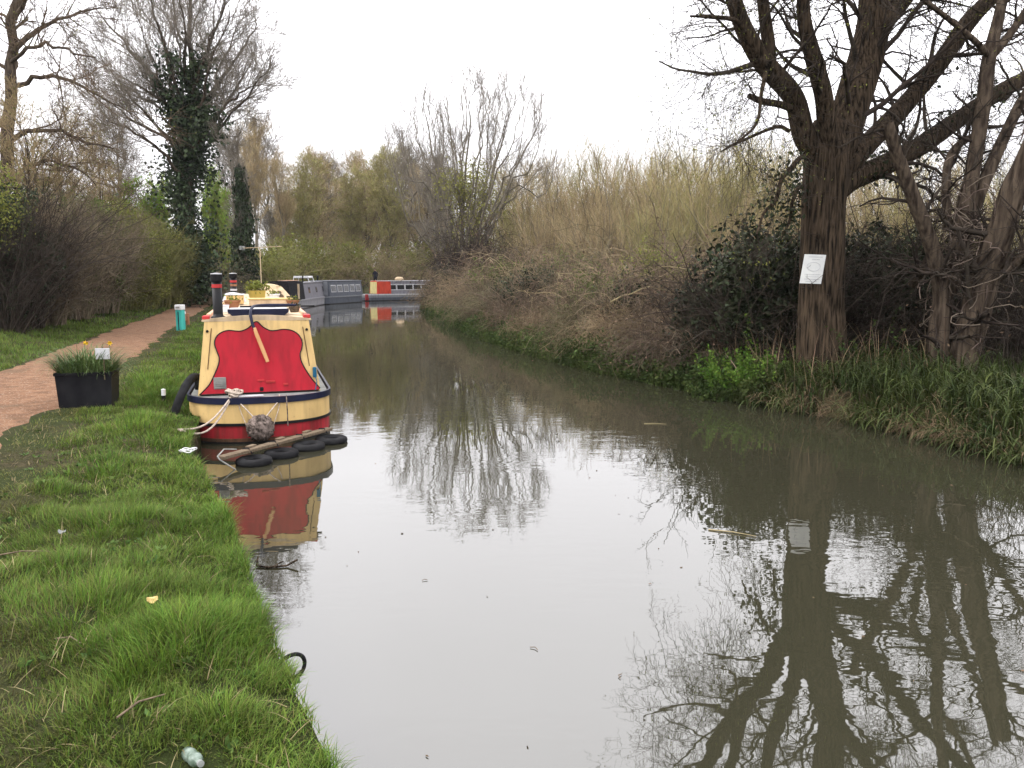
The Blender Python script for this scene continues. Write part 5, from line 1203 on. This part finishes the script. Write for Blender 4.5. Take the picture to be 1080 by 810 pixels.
# evergreen shrubs
def make_evergreen(name, label, seed, rx, ry, rz, nleaf, ml, mt, size=.085, group=None, cat='shrub', amp=.6, zc=None, canes=160, L=None):
    r = np.random.default_rng(seed); root = empty(name, label, cat, (0, 0, 0), 0, group); zc = rz * .8 if zc is None else zc
    P, R = cane_field(r, canes, rx * .55, ry * .55, L or (zc + rz) * 1.02, .55, .16, 7, .16, .014)
    p1, r1 = grow(r, P, R, 7, rz * .5, 5, (25, 65), (.2, 1), .02, .18, .6, .4, .006)
    p2, r2 = grow(r, p1, r1, 3, rz * .26, 4, (25, 65), (.2, 1), .02, .18, .6, .4, .004)
    v = Veg(); v.tub(P, R, 4); v.tub(p1, r1, 3); v.tub(p2, r2, 3); link('branches', v.mesh('branches', mt), root)
    q = lumps(r, nleaf, rx, ry, rz, zc, seed, .2, amp); v = Veg()
    # clumps of leaves with gaps
    k = vnoise(q[:, 0] * 3.1 + 50, q[:, 2] * 3.1 + q[:, 1] * 2.3 + 50, seed); q = q[k > .36 - .12 * r.random(len(k))]
    v.add(*leaf_quads(r, q, size, .55, .1)); link('foliage', v.mesh('foliage', ml), root)
    return root
def setp(o, px, Y, s=1, rz=0, dz=-.05):
    x = at(px, 300, Y)[0]; o.location = (x, Y, float(gz(x, Y)) + dz); o.rotation_euler = (0, 0, rz); o.scale = (s,) * 3 if np.isscalar(s) else s; return o
setp(make_evergreen('evergreen_shrub', 'dark evergreen shrub sprawling left of the big willow trunk', 401, 1.3, 1.0, 1.6, 17000, M['leaf_dark'], M['twig_dark'], .12, amp=.8, canes=90), 808, 16.0)
setp(make_evergreen('evergreen_shrub', 'lower dark evergreen shrub spreading over the brambles farther left', 402, 1.3, .9, .9, 8000, M['leaf_dark'], M['twig_dark'], .11, amp=.8, canes=90), 755, 17.2, 1, 1)
setp(make_evergreen('evergreen_shrub', 'very dark evergreen shrub in the gap right of the big willow trunk', 403, 1.6, 1.0, 1.45, 18000, M['leaf_dark'], M['twig_dark'], .12, amp=.8, canes=90), 935, 16.6, 1, 2)
setp(make_evergreen('evergreen_shrub', 'dark shrub behind the leaning stems at the right photo edge', 404, 1.5, 1.0, 1.2, 10000, M['leaf_dark'], M['twig_dark'], .10), 1055, 17.5, 1, 3)
setp(make_evergreen('evergreen_shrub', 'dark evergreen shrub partly hidden directly behind the notice trunk', 405, 1.3, 1.0, 1.5, 10000, M['leaf_dark'], M['twig_dark'], .11), 868, 17.0, 1, 4)
GS = 'leafy bushes among the brambles of the right bank'
for k, (px, Y, rx, rz, m1, sz, lab) in enumerate(((625, 23.6, 1.2, .75, 'leaf_hedge', .08, 'dull green leafy bush in the middle of the bramble scrub'), (668, 21.2, 1.0, .7, 'leaf_dark', .085, 'dark green leafy bush left of the evergreen shrubs, over the water'), (560, 29.5, 1.5, .8, 'leaf_dark', .09, 'dark leafy bush low among the mid-bank brambles'),
        (600, 34, 1.9, 1.1, 'leaf_hedge', .10, 'dull green bush higher up behind the mid-bank brambles'), (530, 38, 1.6, 1.0, 'leaf_hedge', .10, 'dull green bush close right of the many-stemmed tree foot'), (690, 26, 1.4, 1.1, 'leaf_olive', .085, 'olive leafed bush behind the purplish bramble'), (478, 50, 1.6, .9, 'leaf_dark', .12, 'dark leafy bush by the water left of the many-stemmed tree'))):
    x = max(at(px, 300, Y)[0], xr(Y) + (.75 if m1 == 'leaf_dark' else 1.2) * rx); o = make_evergreen('leafy_bush', lab, 420 + k, rx, rx * .8, rz * 1.4, 6000, M[m1], M['cane_dark'], sz, GS, 'bush', .9, canes=120); o.location = (x, Y, float(gz(x, Y)) - .05)
# bare brushwood behind the right-hand stems
bw = make_bramble('brushwood', 'brown bare brushwood behind the leaning stems on the right', 205, M['twig_dark'], M['leaf_brown'], 420, 500, 1.6, 4.2); setp(bw, 1010, 16.6, (1, .8, 1))
bw2 = dup(bw, (at(1090, 300, 15.2)[0], 15.2, .6), 2.0, 'brown bare brushwood cut off by the right photo edge', (.9, .9, .9))
bw3 = dup(bw, (at(905, 300, 18.5)[0], 18.5, .7), 4.0, 'brown bare brushwood beside the very dark shrub', (1, .8, .85))

# nettles / fresh green plants under the willow
def make_nettle(name, label, seed, n, rx, ry, H, ml, cat='plants', size=.07):
    r = np.random.default_rng(seed); root = empty(name, label, cat)
    P, R = cane_field(r, n, rx, ry, H, .45, .1, 6, .08, .004); v = Veg(); v.tub(P, R, 3); link('stems', v.mesh('stems', ml), root)
    i = r.integers(0, n, n * 34); t = r.uniform(.15, 1, len(i)); k = np.minimum((t * 5).astype(int), 4); w = (t * 5 - k)[:, None]
    q = P[i, k] * (1 - w) + P[i, k + 1] * w; v = Veg(); v.add(*leaf_quads(r, q + r.normal(0, .02, q.shape), size, .55, .15)); link('leaves', v.mesh('leaves', ml), root); return root
setp(make_nettle('nettle_patch', 'bright green nettles under the evergreen shrub left of trunk', 501, 110, .62, .5, .75, M['leaf_nettle']), 790, 14.7)
setp(make_nettle('nettle_patch', 'smaller darker green plants at the water below the bright nettles', 502, 90, .6, .45, .55, M['leaf_bank']), 765, 14.9, 1, 1)
setp(make_nettle('sapling', 'thin young sprig with green leaves standing at the right of the trunk', 503, 10, .25, .2, 1.3, M['leaf_bank']), 915, 14.0, 1, 1)
setp(make_nettle('sapling', 'slender yellow-green sprig rising above the bright nettles', 504, 7, .15, .15, 1.35, M['leaf_nettle']), 787, 15.0, 1, 1)

# low undergrowth hugging the right waterline, far stretch
r = np.random.default_rng(601); n = 26000
Y = 14.0 + 42 * r.random(n) ** 1.7; d = np.abs(r.normal(.1, .5, n)) * (.5 + vnoise(Y * 1.1, Y * 0, 3)) - .14; x = xr(Y) + d
hh = r.random(n) ** 1.2 * .85 * (.35 + .9 * vnoise(Y * 1.7, Y * 0 + 3, 6)) * np.exp(-((d - .2) / .8) ** 2)
P = np.stack([x, Y, np.maximum(zr(x, Y), -.02) + hh], 1); v = Veg(); v.add(*leaf_quads(r, P, .085, .6, .15)); v.add(*blades(r, P[::3] - np.stack([P[::3, 0] * 0, P[::3, 0] * 0, hh[::3]], 1), r.uniform(.25, .6, len(P[::3])), np.full(len(P[::3]), .012), r.uniform(.2, 1.0, len(P[::3])), .6, 3))
o = link('undergrowth', v.mesh('undergrowth', M['leaf_bank'])); tag(o, 'low green undergrowth along the right waterline', 'undergrowth', kind='stuff')

# sedge: long arching leaves on the right bank
M['sedge'] = mat('sedge_leaf', (.022, .035, .009), (.062, .080, .023), 1.4, .55, isl=.5, spec=.15, trans=.2)
M['sedge_dead'] = mat('dead_sedge_leaf', (.13, .09, .055), (.26, .19, .12), 2, .8, isl=.4)
r = np.random.default_rng(602); n = 6500
Y = r.uniform(6.5, 15.0, n); d = r.uniform(-.05, 2.6, n) ** 1.0; x = xr(Y) + d
keep = (vnoise(x * 2.2, Y * 2.2, 8) > .25) & (r.random(n) < np.interp(d, [0, 1.6, 3], [1, .8, .35])) & (Y < 14.3 + .3 * d)
x, Y, d = x[keep], Y[keep], d[keep]; n = len(x)
az = np.where(r.random(n) < .6, pi + r.normal(0, .9, n) + .3, r.uniform(0, 6.28, n))
P = np.stack([x, Y, np.maximum(zr(x, Y), .0)], 1); H = r.uniform(.4, .9, n) * (.7 + .5 * vnoise(x * 1.3, Y * 1.3, 4)); ln_ = np.abs(r.normal(.35, .3, n)) + .3 * (d < .4)
v = Veg(); v.add(*blades(r, P, H * 1.1, r.uniform(.018, .032, n), ln_, 1.05, 6, az)); o = link('sedge', v.mesh('sedge', M['sedge'])); tag(o, 'dark green arching sedge along the right bank', 'sedge', kind='stuff')
m = 900; Y = np.concatenate([r.normal(10.9, .45, m // 2), r.normal(13.1, .7, m // 4), r.uniform(8, 14, m // 4)]); n = len(Y); d = np.abs(r.normal(.1, .25, n)); x = xr(Y) + d
v = Veg(); v.add(*blades(r, np.stack([x, Y, np.maximum(zr(x, Y), 0) + r.uniform(0, .15, n)], 1), r.uniform(.25, .55, n), r.uniform(.008, .014, n), r.uniform(.5, 1.3, n), .9, 5, pi + r.normal(.2, .8, n)))
o = link('dead_sedge', v.mesh('dead_sedge', M['sedge_dead'])); tag(o, 'withered tan sedge hanging at the right waterline', 'sedge', kind='stuff')
# dry grass stems before the trunk and in front of the brambles
r = np.random.default_rng(603); n = 2600; Y = r.uniform(13.2, 44, n); d = r.uniform(.3, 2.6, n); x = xr(Y) + d
v = Veg(); v.add(*blades(r, np.stack([x, Y, np.maximum(zr(x, Y), 0)], 1), r.uniform(.5, 1.4, n), r.uniform(.008, .015, n), r.uniform(.1, .8, n), .4, 4)); o = link('dry_grass', v.mesh('dry_grass', M['sedge_dead'])); tag(o, 'dry tan grass stems among the bank brambles', 'dry grass', kind='stuff')

# ------------------------------------------------------------------ hedge left of the towpath
def make_hedge(name, label, seed, rx, ry, rz, nleaf, ml, mt, size, ncane=520, zc=None, leafiness=1.0):
    r = np.random.default_rng(seed); root = empty(name, label, 'hedge shrub', group='hedge along the towpath'); zc = rz * .85 if zc is None else zc
    P, R = cane_field(r, ncane, rx * .72, ry * .72, (zc + rz) * .80, .24, .06, 8, .12, .013)
    p1, r1 = grow(r, P, R, 9, rz * .26, 5, (20, 60), (.15, 1), .04, .16, .6, .4, .007)
    p2, r2 = grow(r, p1, r1, 3, rz * .25, 4, (20, 60), (.2, 1), .0, .16, .6, .5, .005)
    v = Veg(); v.tub(P, R, 4); v.tub(p1, r1, 3); v.tub(p2, r2, 3); link('branches', v.mesh('branches', mt), root)
    q = lumps(r, nleaf, rx, ry, rz, zc, seed, .72, .35, 3); v = Veg(); v.add(*leaf_quads(r, q, size, .55, .1)); link('foliage', v.mesh('foliage', ml), root)
    return root
M['twig_hedge'] = mat('hedge_twig', (.11, .088, .060), (.21, .17, .115), 1, .9, isl=.35)
M['twig_hedge2'] = mat('olive_hedge_twig', (.11, .105, .042), (.18, .17, .065), 1, .9, isl=.35)
setp(make_hedge('hedge_shrub', 'dark ivy-leaved hedge shrub at the left photo edge', 701, 1.5, 1.4, 2.0, 15000, M['leaf_ivy'], M['twig_dark'], .085, 300), -8, 23.6, 1.2)
setp(make_hedge('hedge_shrub', 'brown bare-twigged hedge shrub, the nearest to the planter', 702, 1.4, 1.2, 2.0, 9000, M['leaf_brown'], M['twig_hedge'], .065), 24, 25.8, 1.2)
setp(make_hedge('hedge_shrub', 'purplish brown twiggy hedge shrub with some green ivy', 703, 1.5, 1.4, 2.1, 13000, M['leaf_hedge'], M['twig_hedge'], .07), 54, 29.2, 1.2)
setp(make_hedge('hedge_shrub', 'dull brown hedge shrub left of the olive pair', 704, 1.7, 1.6, 2.2, 24000, M['leaf_hedge'], M['twig_hedge'], .08), 84, 33.5, 1.2)
setp(make_hedge('hedge_shrub', 'olive green rounded hedge shrub second from the far end', 705, 2.3, 2.1, 2.3, 26000, M['leaf_olive'], M['twig_hedge2'], .09), 120, 39, 1.2)
setp(make_hedge('hedge_shrub', 'olive green rounded shrub ending the hedge behind the teal post', 706, 2.2, 2.1, 2.2, 26000, M['leaf_olive'], M['twig_hedge2'], .10), 152, 44.5, 1.2)
setp(make_evergreen('dark_shrub', 'dark low shrub at the towpath beyond the hedge end', 707, 1.0, 1.0, 1.1, 3500, M['leaf_ivy'], M['twig_dark'], .14), 203, 50)
setp(make_bramble('bare_bush', 'brown bare bush below the ivy-clad tree beyond the hedge', 708, M['twig_hedge'], M['leaf_brown'], 500, 500, 1.4, 4.0), 214, 50, 1.0)
setp(make_evergreen('ivy_bush', 'yellowish green creeper bush high on the left photo edge', 709, 1.0, 1.0, 1.4, 2500, M['leaf_olive'], M['twig_dark'], .09, zc=3.6), -2, 22.5)
# shrubs behind the moored boats
se = set(); fb = make_evergreen('far_shrub', '', 711, 3.2, 2.2, 2.4, 7000, M['leaf_olive'], M['twig_olive'], .24, 'shrubs on the far bank behind the boats', amp=.5)
fb2 = make_bramble('far_shrub', '', 712, M['cane_tan'], M['leaf_brown'], 500, 500, 2.2, 5.5, M['leaf_olive'], 900, 'shrubs on the far bank behind the boats')
for p_, px, Y, s, lab in ((fb, 285, 70, 1.0, 'olive shrub behind the black boat canopy'), (fb, 318, 78, 1.25, 'olive shrub over the white boat roof frame'), (fb2, 345, 82, 1.2, 'tan shrub between the lilac and slate boats'), (fb, 366, 84, 1.2, 'olive shrub behind the slate blue boat'), (fb2, 396, 86, 1.3, 'brown shrub just behind the person'),
                          (fb, 420, 90, 1.2, 'yellow-olive shrub behind the orange boat'), (fb2, 440, 92, 1.3, 'tan shrub behind the orange boat at the bend'), (fb, 460, 98, 1.5, 'olive shrub beyond the canal bend'), (fb, 500, 104, 1.6, 'olive shrub far behind the many-stemmed tree'), (fb2, 535, 100, 1.6, 'tan shrub far behind the thicket, left end'), (fb, 270, 66, .9, 'olive shrub at the foot of the dark ivy column'), (fb, 235, 64, 1.0, 'olive shrub below the fresh green tree')):
    x = at(px, 300, Y)[0]; put(p_, se, x, Y, lab, s, rp.uniform(0, 6.28))
    
hz = MB().box((0, 190, 14), (560, 480, 34)); hzm = bpy.data.materials.new('haze_air'); hzm.use_nodes = True; _t = hzm.node_tree
_t.nodes.remove(_t.nodes['Principled BSDF']); _v = _t.nodes.new('ShaderNodeVolumePrincipled'); _v.inputs['Color'].default_value = (.93, .93, .95, 1); _v.inputs['Density'].default_value = .0002; _v.inputs['Anisotropy'].default_value = .2
_t.links.new(_v.outputs[0], _t.nodes['Material Output'].inputs['Volume']); tag(hz.build('haze', hzm), 'thin pale damp air over the canal', 'haze', kind='stuff')

# ------------------------------------------------------------------ grass on the left bank
def grass_mat(name, a, b, tr=.25):
    m = mat(name, a, b, .9, .6, isl=.5, spec=.08, trans=tr, detail=3); return m
M['grass'] = grass_mat('meadow_grass', (.078, .128, .022), (.128, .186, .036))
M['grass_dull'] = grass_mat('worn_grass', (.075, .085, .024), (.14, .14, .045))
M['grass_lush'] = grass_mat('lush_grass', (.066, .132, .017), (.12, .195, .03))
r = np.random.default_rng(801)
def sow(n, y0, y1, dmax, pw=1.0):
    Y = y0 + (y1 - y0) * r.random(n) ** pw; d = dmax * r.random(n) ** 1.15; return xl(Y) - d + .025, Y, d
GX = []
for n, y0, y1, dm, w in ((230000, 1.9, 6.5, 5.2, .0040), (120000, 6.5, 14, 6.5, .0065), (75000, 14, 28, 11, .011), (36000, 28, 62, 14, .022)):
    x, Y, d = sow(n, y0, y1, dm, 1.25); k = (x < path_l(Y) + .12 * r.random(n)) | (x > path_r(Y) - .15 * r.random(n)); x, Y, d = x[k], Y[k], d[k]
    GX.append(np.stack([x, Y, d, np.full(len(x), w)], 1))
G = np.concatenate(GX); x, Y, d, w = G.T; n = len(x)
worn = sstep((fbm(x * .9, Y * .9, 21) - .38 + .05 * (d > 1.5)) * 5) * sstep((d - .7) / 1.2) * sstep((12 - Y) / 4) ; worn = np.maximum(worn, sstep((.5 - np.abs(x - path_r(Y) - .1)) / .5) * .9)
tuft = fbm(x * 1.6, Y * 1.6, 31); edge = np.exp(-(d / .45) ** 2)
H = (.042 + .075 * tuft ** 1.5 + .030 * edge * (.4 + tuft)) * (1 - .55 * worn) * np.interp(Y, [3, 12, 40], [1, 1.15, 1.6]) * r.uniform(.55, 1.35, n)
lush = sstep((tuft - .55) * 7) * sstep((2.6 - d) / 2) 
H *= 1 + .25 * lush * (Y < 14)
H *= .55 + .95 * vnoise(x * 4.2, Y * 4.2, 61); verge = x < path_l(Y); H = np.where(verge, H * 1.35, H)
keep = (r.random(n) > .55 * worn) & (vnoise(x * 5.5, Y * 5.5, 63) + .35 * r.random(n) > .36); cls = np.where(r.random(n) < worn * .9 + .22, 1, np.where(r.random(n) < np.clip(lush + edge * .6, 0, 1), 2, 0))
gx = np.gradient; e_ = .15; fx = (fbm((x + e_) * 1.6, Y * 1.6, 31) - fbm((x - e_) * 1.6, Y * 1.6, 31)); fy = (fbm(x * 1.6, (Y + e_) * 1.6, 31) - fbm(x * 1.6, (Y - e_) * 1.6, 31))
az = np.arctan2(-fy, -fx) + r.normal(0, 1.0, n); az = np.where((edge > .4) & (r.random(n) < .6), r.normal(.0, 1.2, n), az)
z = zl(x, Y); z = np.where(d < .0, .3, z) - .01
for c, nm, lab in ((0, 'grass', 'fresh green grass covering the left bank'), (1, 'worn_grass', 'duller worn grass on the trodden part of the bank'), (2, 'lush_grass', 'long lush grass tufts along the left water edge')):
    k = keep & (cls == c); m = int(k.sum())
    ln_ = np.abs(r.normal(.30, .25, m)) + .35 * edge[k] * r.random(m) + (.5 * r.random(m) if c == 1 else 0)
    V, Q = blades(r, np.stack([x[k], Y[k], z[k]], 1), H[k] * (1.1 if c == 2 else 1), w[k] * r.uniform(.7, 1.3, m), ln_, .7, 3, az[k])
    v = Veg(); v.add(V, Q); o = link(nm, v.mesh(nm, M[{0: 'grass', 1: 'grass_dull', 2: 'grass_lush'}[c]])); tag(o, lab, 'grass', kind='stuff')
# dead blades, broad-leaved weeds
M['dead_blade'] = mat('dead_grass_blade', (.14, .115, .06), (.27, .22, .12), 3, .8, isl=.4)
M['weed'] = mat('weed_leaf', (.05, .095, .022), (.10, .155, .04), 6, .6, isl=.4, trans=.2, spec=.12)
x, Y, d = sow(5000, 1.9, 16, 5.5, 1.3); k = (x > path_r(Y) - .2); x, Y = x[k], Y[k]; m = len(x)
v = Veg(); v.add(*blades(r, np.stack([x, Y, zl(x, Y) + .004], 1), r.uniform(.05, .16, m), r.uniform(.003, .006, m), r.uniform(.5, 1.45, m), .5, 3)); o = link('dead_grass', v.mesh('dead_grass', M['dead_blade'])); tag(o, 'dead straw blades scattered through the bank grass', 'dead grass', kind='stuff')
x, Y, d = sow(520, 2.0, 14, 4.8, 1.2); k = (vnoise(x * 1.3, Y * 1.3, 44) > .45) & (x > path_r(Y)); x, Y = x[k], Y[k]; m = len(x); q = 7
cx = np.repeat(np.stack([x, Y, zl(x, Y) + .01], 1), q, 0); az2 = r.uniform(0, 6.28, m * q); D = np.stack([np.cos(az2), np.sin(az2), r.uniform(.15, .9, m * q)], 1)
v = Veg(); v.add(*leaf_quads(r, cx + r.normal(0, .012, cx.shape) * [1, 1, 0], .048, .55, D=D)); o = link('weeds', v.mesh('weeds', M['weed'])); tag(o, 'small broad-leaved weeds among the bank grass', 'weeds', kind='stuff')
# turf beyond the trees and on the right, coarse
r = np.random.default_rng(802); n = 30000; Y = 6 + 60 * r.random(n) ** 1.5; d = 1.2 + 14 * r.random(n); k_ = (Y > 15) | (d > 3.2); Y, d = Y[k_], d[k_]; n = len(Y); x = xr(Y) + d
v = Veg(); v.add(*blades(r, np.stack([x, Y, zr(x, Y)], 1), r.uniform(.15, .5, n), np.full(n, .014), r.uniform(.1, .7, n), .5, 3)); o = link('rough_grass', v.mesh('rough_grass', M['sedge'])); tag(o, 'rough dark grass beneath the right bank trees', 'grass', kind='stuff')
